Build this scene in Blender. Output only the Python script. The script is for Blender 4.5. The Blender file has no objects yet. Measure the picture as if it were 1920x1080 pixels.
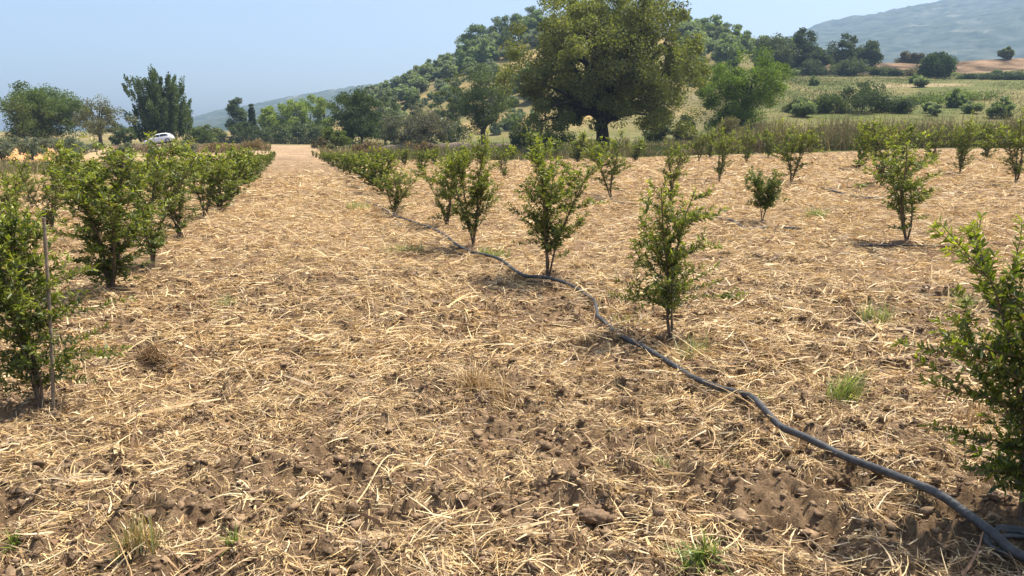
import bpy, math, random
import numpy as np
from mathutils import Vector

scene = bpy.context.scene
COL = scene.collection
RNG = np.random.default_rng(7)
F, HZ, CAMH = 1400.0, 258.0, 1.62
PITCH = math.atan((540 - HZ) / F)

# ---------------------------------------------------------------- noise
def _hash(ix, iy, seed):
    h = (ix.astype(np.int64) * 374761393 + iy.astype(np.int64) * 668265263 + seed * 974634777) & 0xffffffff
    h = ((h ^ (h >> 13)) * 1274126177) & 0xffffffff
    h = h ^ (h >> 16)
    return (h & 0xffff) / 65535.0

def vnoise(x, y, seed=0):
    x = np.asarray(x, float); y = np.asarray(y, float)
    ix = np.floor(x); iy = np.floor(y)
    fx = x - ix; fy = y - iy
    fx = fx * fx * fx * (fx * (fx * 6 - 15) + 10); fy = fy * fy * fy * (fy * (fy * 6 - 15) + 10)
    a = _hash(ix, iy, seed); b = _hash(ix + 1, iy, seed)
    c = _hash(ix, iy + 1, seed); d = _hash(ix + 1, iy + 1, seed)
    return (a + (b - a) * fx) * (1 - fy) + (c + (d - c) * fx) * fy

def fbm(x, y, seed=0, octv=4):
    s = 0; a = 1.0; t = 0
    for o in range(octv):
        s = s + a * vnoise(x * 2 ** o + 13.7 * o, y * 2 ** o - 7.1 * o, seed + o); t += a; a *= .5
    return s / t * 2 - 1

def sstep(a, b, x):
    t = np.clip((np.asarray(x, float) - a) / (b - a), 0, 1)
    return t * t * (3 - 2 * t)

# ---------------------------------------------------------------- terrain
U = lambda px: (px - 960) / F * math.cos(PITCH)     # azimuth tangent of a photo column near the horizon
CREST = np.array([(-1500, 256), (0, 254), (300, 252), (500, 248), (600, 236), (650, 218), (700, 188), (780, 158), (850, 132),
                  (900, 112), (1000, 80), (1100, 72), (1290, 84), (1400, 104), (1480, 128), (1560, 130),
                  (1680, 127), (1760, 126), (1920, 119), (2300, 112), (3500, 110)], float)
CU = np.array([U(p) for p in CREST[:, 0]])
PITS = []        # (x, y, radius, depth) hollows and mounds in the tilled soil

def field_mask(x, y):
    yy = np.maximum(y, .1); u = x / yy
    right = sstep(-.30, -.27, u) * (1 - sstep(45.5, 47.5, yy + .8 * fbm(x * .3, y * .3, 91, 2)))
    lane = sstep(-.43, -.40, u - .0 * yy) * (1 - sstep(-.27, -.25, u)) * (1 - sstep(92, 112, yy))
    left = (1 - sstep(-.42, -.37, u)) * (1 - sstep(30, 34, yy + 1.5 * fbm(x * .2, y * .2, 92, 2)))
    return np.clip(np.maximum(np.maximum(right, lane), left), 0, 1)

def terrain(x, y):
    x = np.asarray(x, float); y = np.asarray(y, float)
    yy = np.maximum(y, .1); u = np.clip(x / yy, -1.6, 1.6)
    z = .0075 * np.clip(yy - 15, 0, 150) + .03 * np.clip(x - 2, 0, 25) * sstep(4, 20, yy)
    z = z + .3 * sstep(48, 53, yy) * sstep(-.05, .25, u)
    rt = sstep(U(1290), U(1480), u)
    y1 = 230 - 42 * rt
    cz = CAMH + (HZ - np.interp(u, CU, CREST[:, 1])) / F * y1
    tl = sstep(112, 235, yy)
    tr = np.interp(yy, [60, 95, 130, 176, 188], [0, .25, .5, .80, 1.0])
    t = tl * (1 - rt) + tr * rt
    z = z + (np.maximum(cz, z) - z) * t
    z = z + t * .5 * fbm(x * .06, y * .06, 5, 3) * 1.6
    drop = sstep(250, 520, yy)
    z = z + (6 - z) * drop
    return z

def clods(x, y):
    d = np.hypot(x, y)
    n1 = fbm(x * 1.3, y * 1.3, 21, 3) * .035
    n2 = np.abs(fbm(x * 6.5, y * 6.5, 31, 3)) * .11 * (1 - sstep(8, 22, d))
    n3 = np.abs(fbm(x * 19, y * 19, 41, 2)) * .05 * (1 - sstep(5, 11, d))
    n4 = fbm(x * .35, y * .35, 51, 2) * .05
    n5 = np.abs(fbm(x * 2.4, y * 2.4, 36, 2)) * .15
    z = n1 + n2 + n3 + n4 - n5
    for (a, b, r, h) in PITS:
        z = z + h * np.exp(-((x - a) ** 2 + (y - b) ** 2) / (r * r))
    return z

def ground_z(x, y):
    return terrain(x, y) + clods(x, y) * field_mask(x, y) * (1 - sstep(60, 90, y))

def gz(x, y):
    return float(ground_z(np.array([x]), np.array([y]))[0])

def ray(px, py):
    cx, cy = (px - 960) / F, (540 - py) / F
    return np.array([cx, math.cos(PITCH) + cy * math.sin(PITCH), -math.sin(PITCH) + cy * math.cos(PITCH)])

def at(px, py, far=120):
    """the point of the ground seen at a photo pixel"""
    d = ray(px, py)
    t = np.exp(np.linspace(math.log(1.2), math.log(far), 4000))
    p = np.outer(t, d); p[:, 2] += CAMH
    dz = p[:, 2] - terrain(p[:, 0], p[:, 1])
    k = np.argmax(dz < 0) if (dz < 0).any() else len(t) - 1
    x, y = p[k, 0], p[k, 1]
    return x, y, gz(x, y)

def at_d(px, dist):
    x, y = U(px) * dist, dist
    return x, y, gz(x, y)

for (px, py, r, h) in [(930, 765, .10, -.09), (1010, 770, .07, -.06), (930, 725, .22, .09), (285, 692, .13, -.10), (280, 660, .2, .07),
                       (1130, 655, .25, .05), (1860, 960, .08, .05), (640, 900, .2, -.05), (230, 905, .12, -.07), (330, 910, .1, -.07),
                       (1090, 940, .18, .05), (1600, 900, .2, -.05), (545, 665, .15, -.07), (1660, 575, .2, .05), (820, 628, .2, -.07)]:
    x, y, _ = at(px, py); PITS.append((x, y, r, h))

BASES = np.array([at(px, py)[:2] for px, py in [(78, 772), (1908, 1004), (1258, 640), (1027, 524), (887, 468), (207, 556), (287, 500), (338, 446), (383, 412), (740, 402), (838, 426),
                  (1146, 370), (1428, 416), (1700, 456), (1652, 348), (1800, 325), (1482, 344)]])
for bx, by in BASES: PITS.append((bx + .05, by, .22, .05))

# ---------------------------------------------------------------- mesh helpers
class MB:
    def __init__(s): s.v = []; s.f = []; s.c = []; s.n = 0
    def add(s, v, f, c=(1, 1, 1)):
        v = np.asarray(v, np.float32).reshape(-1, 3); f = np.asarray(f, np.int64)
        c = np.asarray(c, np.float32)
        if c.ndim == 1: c = np.tile(c, (len(v), 1))
        s.v.append(v); s.f.append(f + s.n); s.c.append(c); s.n += len(v)
    def build(s, name, mat, parent=None, smooth=False):
        return mesh_obj(name, np.concatenate(s.v), s.f, np.concatenate(s.c), mat, parent, smooth)

def mesh_obj(name, v, faces, c, mat, parent=None, smooth=False):
    me = bpy.data.meshes.new(name)
    me.vertices.add(len(v)); me.vertices.foreach_set('co', np.asarray(v, np.float32).ravel())
    if isinstance(faces, np.ndarray): faces = [faces]
    li = np.concatenate([f.ravel() for f in faces]).astype(np.int32)
    tot = np.concatenate([np.full(len(f), f.shape[1], np.int32) for f in faces])
    st = np.concatenate([[0], np.cumsum(tot)[:-1]]).astype(np.int32)
    me.loops.add(len(li)); me.loops.foreach_set('vertex_index', li)
    me.polygons.add(len(tot)); me.polygons.foreach_set('loop_start', st)
    if smooth: me.polygons.foreach_set('use_smooth', np.ones(len(tot), bool))
    at_ = me.attributes.new('Col', 'FLOAT_COLOR', 'POINT')
    c4 = np.ones((len(v), 4), np.float32); c4[:, :3] = c
    at_.data.foreach_set('color', c4.ravel())
    me.update(calc_edges=True)
    me.materials.append(mat)
    o = bpy.data.objects.new(name, me); COL.objects.link(o)
    if parent: o.parent = parent
    return o

def tag(o, label=None, cat=None, group=None, kind=None):
    if label: o['label'] = label
    if cat: o['category'] = cat
    if group: o['group'] = group
    if kind: o['kind'] = kind
    return o

def empty(name, loc=(0, 0, 0), rz=0):
    o = bpy.data.objects.new(name, None); o.location = loc; o.rotation_euler = (0, 0, rz)
    o.empty_display_size = .2
    COL.objects.link(o); return o

def copy_tree(o, parent=None):
    c = o.copy(); COL.objects.link(c)
    if parent: c.parent = parent
    for ch in list(o.children): copy_tree(ch, c)
    return c

def unit(a): return a / np.maximum(np.linalg.norm(a, axis=-1, keepdims=True), 1e-9)

def tube(mb, pts, rad, col, n=6):
    pts = np.asarray(pts, float); rad = np.broadcast_to(np.asarray(rad, float), (len(pts),))
    tg = unit(np.gradient(pts, axis=0))
    ref = np.array([0, 0, 1.0]) if abs(tg[0][2]) < .8 else np.array([1.0, 0, 0])
    s = unit(np.cross(tg, ref)); b = np.cross(s, tg)
    a = np.linspace(0, 2 * np.pi, n, endpoint=False)
    v = pts[:, None, :] + rad[:, None, None] * (np.cos(a)[None, :, None] * s[:, None, :] + np.sin(a)[None, :, None] * b[:, None, :])
    m = len(pts); i = np.arange(m - 1)[:, None] * n; j = np.arange(n)[None, :]; k = (j + 1) % n
    f = np.stack([i + j, i + k, i + n + k, i + n + j], -1).reshape(-1, 4)
    mb.add(v.reshape(-1, 3), f, col)
    mb.add(np.concatenate([v[0], v[-1]]), np.array([list(range(n))[::-1], list(range(n, 2 * n))]), col)

def smooth_path(p, n):
    p = np.asarray(p, float); t = np.linspace(0, len(p) - 1, n); out = []
    for q in t:
        i = min(int(q), len(p) - 2); f = q - i
        a, b, c, d = p[max(i - 1, 0)], p[i], p[i + 1], p[min(i + 2, len(p) - 1)]
        out.append(.5 * (2 * b + (c - a) * f + (2 * a - 5 * b + 4 * c - d) * f * f + (3 * b - a - 3 * c + d) * f ** 3))
    return np.array(out)

def leaves(mb, P, axis, size, aspect, col, rng, simple=True, nrm=None):
    """many leaf blades at once: P base/centre points, axis the blade direction"""
    n = len(P); axis = unit(axis)
    r = rng.normal(size=(n, 3)) if nrm is None else nrm + .5 * rng.normal(size=(n, 3))
    s = unit(np.cross(axis, r)); size = np.broadcast_to(size, (n,))[:, None]
    if simple:
        up = np.cross(s, axis)
        v = np.stack([P - axis * size * .5, P + s * size * aspect * .5 + up * size * .06, P + axis * size * .5, P - s * size * aspect * .5 + up * size * .06], 1)
        f = np.arange(n * 4).reshape(n, 4); k = 4
    else:
        up = np.cross(s, axis); w = size * aspect * .5; lift = up * size * .05
        v = np.stack([P, P + axis * size * .3 + s * w + lift, P + axis * size * .68 + s * w * .75 + lift, P + axis * size - up * size * .06,
                      P + axis * size * .68 - s * w * .75 + lift, P + axis * size * .3 - s * w + lift], 1)
        b = np.arange(n)[:, None] * 6
        f = np.concatenate([b + np.array([0, 1, 2, 3]), b + np.array([0, 3, 4, 5])]); k = 6
    c = np.repeat(col, k, axis=0) if np.ndim(col) == 2 else np.asarray(col)
    mb.add(v.reshape(-1, 3), f, c)

# ---------------------------------------------------------------- materials
def new_mat(name):
    m = bpy.data.materials.new(name); m.use_nodes = True
    nt = m.node_tree; nt.nodes.clear()
    out = nt.nodes.new('ShaderNodeOutputMaterial')
    return m, nt, out

def N(nt, typ, **kw):
    n = nt.nodes.new(typ)
    for k, v in kw.items():
        if k in n.inputs: n.inputs[k].default_value = v
        else: setattr(n, k, v)
    return n

def mixcol(nt, fac, a, b, blend='MIX'):
    m = nt.nodes.new('ShaderNodeMix'); m.data_type = 'RGBA'; m.blend_type = blend
    for sock, val in ((m.inputs['Factor'], fac), (m.inputs[6], a), (m.inputs[7], b)):
        if hasattr(val, 'links'): nt.links.new(val, sock)
        else: sock.default_value = val if not isinstance(val, tuple) or len(val) == 4 else (*val, 1)
    return m.outputs[2]

def leaf_mat(name, trans=.35, gloss=.05, rough=.4, tint=(1.25, 1.35, .5)):
    m, nt, out = new_mat(name)
    a = N(nt, 'ShaderNodeAttribute', attribute_name='Col')
    d = N(nt, 'ShaderNodeBsdfDiffuse'); nt.links.new(a.outputs['Color'], d.inputs['Color'])
    t = N(nt, 'ShaderNodeBsdfTranslucent')
    nt.links.new(mixcol(nt, 1.0, a.outputs['Color'], tint, 'MULTIPLY'), t.inputs['Color'])
    mx = N(nt, 'ShaderNodeMixShader'); mx.inputs[0].default_value = trans
    nt.links.new(d.outputs[0], mx.inputs[1]); nt.links.new(t.outputs[0], mx.inputs[2])
    g = N(nt, 'ShaderNodeBsdfAnisotropic' if False else 'ShaderNodeBsdfGlossy', Roughness=rough)
    g.inputs['Color'].default_value = (1, 1, 1, 1)
    m2 = N(nt, 'ShaderNodeMixShader'); m2.inputs[0].default_value = gloss
    nt.links.new(mx.outputs[0], m2.inputs[1]); nt.links.new(g.outputs[0], m2.inputs[2])
    nt.links.new(m2.outputs[0], out.inputs['Surface'])
    return m

def solid(name, col=None, rough=.8, noise=None, bump=0, scale=20, spec=.3, metal=0):
    m, nt, out = new_mat(name)
    p = N(nt, 'ShaderNodeBsdfPrincipled', Roughness=rough, Metallic=metal)
    p.inputs['Specular IOR Level'].default_value = spec
    if col is None:
        a = N(nt, 'ShaderNodeAttribute', attribute_name='Col'); c = a.outputs['Color']
    else:
        r = N(nt, 'ShaderNodeRGB'); r.outputs[0].default_value = (*col, 1); c = r.outputs[0]
    if noise:
        co = N(nt, 'ShaderNodeTexCoord')
        nz = N(nt, 'ShaderNodeTexNoise', Scale=scale, Detail=6.0, Roughness=.65)
        nt.links.new(co.outputs['Object'], nz.inputs['Vector'])
        rp = N(nt, 'ShaderNodeValToRGB'); rp.color_ramp.elements[0].position = .3; rp.color_ramp.elements[1].position = .7
        rp.color_ramp.elements[0].color = (*[1 - noise] * 3, 1); rp.color_ramp.elements[1].color = (*[1 + noise] * 3, 1)
        nt.links.new(nz.outputs[0], rp.inputs[0])
        c = mixcol(nt, 1.0, c, rp.outputs[0], 'MULTIPLY')
        if bump:
            b = N(nt, 'ShaderNodeBump', Strength=bump, Distance=.05)
            nt.links.new(nz.outputs[0], b.inputs['Height']); nt.links.new(b.outputs[0], p.inputs['Normal'])
    nt.links.new(c, p.inputs['Base Color']); nt.links.new(p.outputs[0], out.inputs['Surface'])
    return m

M_LEAF = leaf_mat('pomegranate_leaf', .46, .035, .45)
M_TREE = leaf_mat('tree_leaf', .42, .02, .55)
M_DRY = leaf_mat('dry_blade', .25, .02, .6, (1.1, 1.0, .8))
M_STRAW = leaf_mat('straw_blade', .22, .03, .5, (1.1, 1.0, .8))
M_GRASS = leaf_mat('green_blade', .4, .04, .4)
M_BARK = solid('bark', None, .9, .45, .6, 9)
M_WOOD = solid('weathered_wood', (.24, .19, .135), .9, .35, .4, 30)
M_CLOD = solid('dry_clod', None, 1, .3, .5, 40, .05)
M_HOSE = solid('black_pipe', (.060, .059, .059), .52, .5, .15, 30, .35)
M_WALL = solid('bank_stone', None, .95, .35, .8, 2.5)

def soil_mat():
    m, nt, out = new_mat('tilled_soil')
    co = N(nt, 'ShaderNodeTexCoord')
    a = N(nt, 'ShaderNodeAttribute', attribute_name='Col')
    msk = N(nt, 'ShaderNodeAttribute', attribute_name='Litter')
    def noise(scale, det=6, rough=.65, dist=0):
        n = N(nt, 'ShaderNodeTexNoise', Scale=scale, Detail=float(det), Roughness=rough, Distortion=dist)
        nt.links.new(co.outputs['Object'], n.inputs['Vector']); return n.outputs[0]
    def ramp(x, lo, hi, c0, c1):
        r = N(nt, 'ShaderNodeValToRGB'); e = r.color_ramp.elements
        e[0].position, e[1].position = lo, hi; e[0].color = (*c0, 1); e[1].color = (*c1, 1)
        nt.links.new(x, r.inputs[0]); return r.outputs[0]
    nf = noise(42, 9, .78); nm = noise(4.5, 6, .65); nl = noise(.5, 5, .6); ng = noise(150, 3, .6)
    c = mixcol(nt, 1.0, a.outputs['Color'], ramp(nf, .32, .68, (.5, .48, .46), (1.5, 1.5, 1.5)), 'MULTIPLY')
    c = mixcol(nt, 1.0, c, ramp(nm, .35, .65, (.78, .76, .74), (1.2, 1.2, 1.2)), 'MULTIPLY')
    c = mixcol(nt, .7, c, ramp(nl, .35, .65, (.8, .79, .76), (1.18, 1.16, 1.12)), 'MULTIPLY')
    # chaff lying in the soil: pale flecks and chopped bits
    fl = N(nt, 'ShaderNodeMath', operation='MULTIPLY')
    nt.links.new(ramp(noise(26, 8, .75, 2.5), .50, .60, (0, 0, 0), (1, 1, 1)), fl.inputs[0])
    nt.links.new(msk.outputs['Fac'], fl.inputs[1])
    straw = ramp(ng, .3, .7, (.40, .27, .14), (.62, .47, .28))
    c = mixcol(nt, fl.outputs[0], c, straw)
    p = N(nt, 'ShaderNodeBsdfPrincipled', Roughness=1.0); p.inputs['Specular IOR Level'].default_value = .05
    b = N(nt, 'ShaderNodeBump', Strength=.9, Distance=.035)
    nt.links.new(nf, b.inputs['Height']); nt.links.new(b.outputs[0], p.inputs['Normal'])
    nt.links.new(c, p.inputs['Base Color']); nt.links.new(p.outputs[0], out.inputs['Surface'])
    return m
M_SOIL = soil_mat()

# ---------------------------------------------------------------- ground and hill (structure)
SOIL = np.array([.222, .150, .092])
def ground_colour(x, y):
    yy = np.maximum(y, .1); u = x / yy
    fm = field_mask(x, y)[:, None]
    n = fbm(x * .08, y * .08, 61, 4)[:, None]; n2 = fbm(x * .35, y * .35, 62, 3)[:, None]
    dry = np.array([.195, .168, .078]) + n * np.array([.05, .03, .02])
    green = np.array([.105, .12, .042])
    meadow = dry + (green - dry) * np.clip(.42 + 1.6 * n + .9 * n2, 0, 1)
    tan = np.array([.40, .285, .17]) + n2 * .06
    orange = np.array([.56, .30, .125])
    red = np.array([.30, .165, .10]) + n2 * .05
    c = meadow.copy()
    # beyond the field on the left: bare tan ground, orange far left
    L = ((1 - sstep(-.24, -.20, u)) * (1 - sstep(88, 100, yy)))[:, None]
    c = c + (tan - c) * L
    o = (L[:, 0] * (1 - sstep(-.63, -.57, u)) * sstep(40, 50, yy))[:, None]; c = c + (orange - c) * o * .85
    # strip of olive weeds just behind the left part of the field
    w = ((1 - sstep(-.42, -.38, u)) * sstep(29, 33, yy) * (1 - sstep(38, 43, yy)))[:, None]; c = c + (np.array([.2, .17, .08]) - c) * w * .8
    # bank under the car
    bk = (sstep(-.54, -.52, u) * (1 - sstep(-.47, -.43, u)) * sstep(60, 66, yy) * (1 - sstep(96, 104, yy)))[:, None]
    c = c + (np.array([.17, .105, .07]) - c) * bk
    # hill: orange earth between the olives
    h = (sstep(118, 140, yy) * (1 - sstep(U(1300), U(1460), u)))[:, None]
    hc = np.array([.175, .15, .068]) + np.clip(n + .1, 0, 1) * np.array([.28, .15, .06]) + n2 * .04
    c = c + (hc - c) * h * np.clip(.75 + n2, 0, 1)
    # right: terrace bank and stubble terrace
    rt = sstep(U(1440), U(1500), u)[:, None]
    b = (sstep(168, 176, yy) * (1 - sstep(188, 191, yy)))[:, None] * rt
    c = c + (np.array([.17, .115, .075]) * (1 + 1.2 * n2) - c) * b * .95
    s = (sstep(188, 191, yy) * (1 - sstep(250, 260, yy)))[:, None] * rt
    c = c + (np.array([.30, .245, .165]) - c) * s
    st = (sstep(118, 121, yy + 3 * n[:, 0]) * (1 - sstep(124, 128, yy + 3 * n[:, 0])) * sstep(U(1600), U(1640), u) * (1 - sstep(U(1780), U(1830), u)))[:, None]
    c = c + (np.array([.33, .25, .155]) - c) * st * .7
    far = sstep(300, 500, yy)[:, None]
    c = c + (np.array([.12, .13, .05]) - c) * far
    # the field itself
    lane = sstep(38, 60, yy)[:, None]
    f = SOIL + lane * (np.array([.33, .235, .15]) - SOIL)
    f = f * (1 + .25 * n2)
    c = c + (f - c) * fm
    return np.clip(c, .02, .9)

def litter(x, y):
    d = np.hypot(x, y)
    dens = straw_density(x, y)
    return np.clip(field_mask(x, y) * (.6 + .4 * sstep(6, 26, d)) * np.clip(.25 + dens, 0, 1) * (1 - .72 * sstep(34, 60, y)), 0, 1)

def straw_density(x, y):
    d = np.hypot(x, y)
    n = .52 + .75 * fbm(x * .9, y * .9, 71, 3) + 1.1 * fbm(x * 3.6, y * 3.6, 72, 2)
    n = n + .12 + .20 * sstep(3.6, 6.0, d) + .2 * sstep(9, 20, d) - .13 * (1 - sstep(2.6, 4.0, d))
    for bx, by in BASES: n = n - .75 * np.exp(-((x - bx) ** 2 + (y - by) ** 2) / .30 ** 2)
    return np.clip(n, .05, 1.4)

def polar(r, az):
    R, A = np.meshgrid(r, az, indexing='ij')
    return (R * np.sin(A)).ravel(), (R * np.cos(A)).ravel()

def grid_faces(nr, na, wrap):
    i = np.arange(nr - 1)[:, None] * na; j = np.arange(na if wrap else na - 1)[None, :]; k = (j + 1) % na
    return np.stack([i + j, i + na + j, i + na + k, i + k], -1).reshape(-1, 4)

az = np.radians(np.concatenate([np.arange(-180, -48, 6), np.arange(-48, 48, .2), np.arange(48, 180, 6)]))
r1 = np.exp(np.linspace(math.log(.7), math.log(112), 960))
r2 = np.concatenate([np.exp(np.linspace(math.log(112), math.log(420), 240)), np.exp(np.linspace(math.log(430), math.log(2380), 24))])

def add_attr(o, name, vals):
    a = o.data.attributes.new(name, 'FLOAT', 'POINT'); a.data.foreach_set('value', np.asarray(vals, np.float32))

x, y = polar(r1, az); z = ground_z(x, y)
x = np.append(x, 0); y = np.append(y, 0); z = np.append(z, gz(0, 0))
gf = grid_faces(len(r1), len(az), True); na = len(az)
fan = np.stack([np.full(na, len(x) - 1), np.arange(na), (np.arange(na) + 1) % na], -1)
go = mesh_obj('ground', np.stack([x, y, z], -1), [gf, fan], ground_colour(x, y), M_SOIL, smooth=True)
add_attr(go, 'Litter', litter(x, y)); tag(go, kind='structure')
x, y = polar(r2, az)
go = mesh_obj('hillside', np.stack([x, y, ground_z(x, y)], -1), [grid_faces(len(r2), na, True)], ground_colour(x, y), M_SOIL, smooth=True)
add_attr(go, 'Litter', np.zeros(len(x))); tag(go, kind='structure')

# distant mountains
def mountain(name, crest, d0, d1, d2, amp, seed):
    cr = np.array(crest, float)
    us = np.linspace(U(cr[0, 0]), U(cr[-1, 0]), 520); ds = np.concatenate([np.linspace(d0, d1, 110), np.linspace(d1, d2, 30)[1:]])
    D, UU = np.meshgrid(ds, us, indexing='ij')
    cz = CAMH + (HZ - np.interp(UU, [U(p) for p in cr[:, 0]], cr[:, 1])) / F * d1
    t = np.where(D <= d1, ((D - d0) / (d1 - d0)) ** .9, 1 - sstep(d1, d2, D))
    X, Y = UU * D, D
    Z = 3 + (cz - 3) * t + t * (fbm(X / 160, Y / 160, seed, 4) * amp * np.clip(1.2 - t, 0, 1) * 3 + fbm(X / 14, Y / 14, seed + 9, 3) * 4.0)
    n = fbm(X / 40, Z / 16, seed + 3, 4).ravel()[:, None]; n3 = fbm(X / 14, Y / 14, seed + 9, 3).ravel()[:, None]
    c = np.array([.05, .062, .034]) + n3 * .07 + np.clip(n - .47, 0, .15) * np.array([.8, .68, .5])
    o = mesh_obj(name, np.stack([X, Y, Z], -1).reshape(-1, 3), [grid_faces(len(ds), len(us), False)], np.clip(c, .01, .6), solid(name + '_forest', None, 1, .3, .3, .08, .0), smooth=True)
    return tag(o, kind='structure')
mountain('mountain', [(1250, 250), (1400, 108), (1510, 60), (1640, 40), (1750, 21), (1850, 5), (1950, -14), (2200, -62), (2600, -70), (3100, 40), (3500, 250)], 800, 1800, 2250, 12, 201)
mountain('distant_hill', [(-300, 256), (150, 250), (300, 240), (370, 223), (420, 210), (480, 197), (560, 183), (640, 169), (720, 160), (900, 175), (1200, 250)], 800, 1600, 2100, 8, 301)

# ---------------------------------------------------------------- straw (nobody could count it)
PALE = np.array([[.78, .61, .345], [.68, .49, .235], [.50, .33, .155], [.24, .14, .075], [.48, .37, .23]])
def straw_colours(n, rng, dark=0.0):
    k = rng.choice(5, n, p=[.21, .25, .22, .25, .07]); c = PALE[k] * rng.uniform(.75, 1.12, (n, 1))
    return c
def straws(mb, dmin, dmax, per_m2, lm, wid, seg, lift, rng, amax=40, clump=.2):
    area = .5 * (dmax ** 2 - dmin ** 2) * math.radians(2 * amax); n = int(area * per_m2)
    r = np.sqrt(rng.uniform(dmin ** 2, dmax ** 2, n)); a = np.radians(rng.uniform(-amax, amax, n))
    x, y = r * np.sin(a), r * np.cos(a)
    dn = straw_density(x, y) * field_mask(x, y) * (1 - .8 * sstep(36, 50, y)) * (1 - .93 * sstep(24, 36, y) * (x / y < -.2))
    keep = rng.uniform(0, 1, n) < dn; x, y, dn = x[keep], y[keep], dn[keep]; n = len(x)
    L = np.minimum(lm * np.exp(rng.normal(0, .5, n)), 2.6 * lm)
    # most stems lie in swept clumps that share a direction
    cs = clump; gx, gy = np.floor(x / cs), np.floor(y / cs)
    jx, jy = _hash(gx, gy, 501), _hash(gx, gy, 502); ccx, ccy = (gx + .2 + .6 * jx) * cs, (gy + .2 + .6 * jy) * cs
    inc = rng.uniform(size=n) < .62; pull = rng.uniform(.25, .8, n)
    x = np.where(inc, x + (ccx - x) * pull, x); y = np.where(inc, y + (ccy - y) * pull, y)
    ch = np.exp(-((x - ccx) ** 2 + (y - ccy) ** 2) / (.3 * cs) ** 2) * _hash(gx, gy, 503) ** 2 * inc
    th = rng.normal(0, 1.05, n) + np.where(rng.uniform(size=n) < .5, 0, np.pi) + 1.6 * fbm(x * .8, y * .8, 77, 2)
    th = np.where(inc, (_hash(gx, gy, 504) - .5) * 2.4 + rng.normal(0, .45, n) + np.where(rng.uniform(size=n) < .5, 0, np.pi), th)
    el = np.abs(rng.normal(0, .20, n)) * np.where(rng.uniform(size=n) < .15, -1, 1)
    el = np.where(rng.uniform(size=n) < .05, rng.uniform(.4, 1.2, n), el)
    dirv = np.stack([np.cos(th) * np.cos(el), np.sin(th) * np.cos(el), np.sin(el)], -1)
    side = unit(np.cross(dirv, np.stack([np.zeros(n), np.zeros(n), np.ones(n)], -1)))
    roll = rng.normal(0, .6, n)[:, None]; upv = np.cross(side, dirv); wv = side * np.cos(roll) + upv * np.sin(roll)
    bend = rng.normal(0, .30, n)[:, None] * side + (-.10 + rng.normal(0, .08, n))[:, None] * np.array([0, 0, 1.0])
    p0 = np.stack([x, y, ground_z(x, y) + np.abs(rng.normal(0, 1, n)) * lift * dn + ch * lift * 1.9 * rng.uniform(.2, 1, n) + .003], -1)
    w = wid * np.exp(rng.normal(-.1, .45, n))
    V = []
    for k in range(seg + 1):
        t = k / seg - .5 if False else k / seg
        p = p0 + dirv * (L * t)[:, None] + bend * (L * t * t)[:, None]
        ww = (w * (1 - .55 * t) * .5)[:, None] * wv
        V += [p - ww, p + ww]
    V = np.stack(V, 1)
    gzv = ground_z(V[:, :, 0].ravel(), V[:, :, 1].ravel()).reshape(n, -1) + .004
    V[:, :, 2] = np.maximum(V[:, :, 2], gzv)
    b = np.arange(n)[:, None] * (2 * seg + 2)
    f = np.concatenate([b + np.array([2 * k, 2 * k + 1, 2 * k + 3, 2 * k + 2]) for k in range(seg)])
    mb.add(V.reshape(-1, 3), f, np.repeat(straw_colours(n, rng), 2 * seg + 2, axis=0))
mb = MB()
rg = np.random.default_rng(11)
straws(mb, 1.9, 5.2, 1900, .072, .0048, 3, .022, rg, 44, .17)
straws(mb, 1.9, 7.0, 6500, .022, .0042, 1, .010, rg, 44, .13)
straws(mb, 5.2, 10, 1250, .11, .008, 3, .030, rg, 40, .22)
straws(mb, 10, 20, 560, .12, .0105, 2, .042, rg, 40, .32)
straws(mb, 20, 48, 120, .19, .021, 1, .055, rg, 38, .6)
straws(mb, 2.2, 7, 14, .24, .009, 4, .03, rg, 42, .3)
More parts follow.
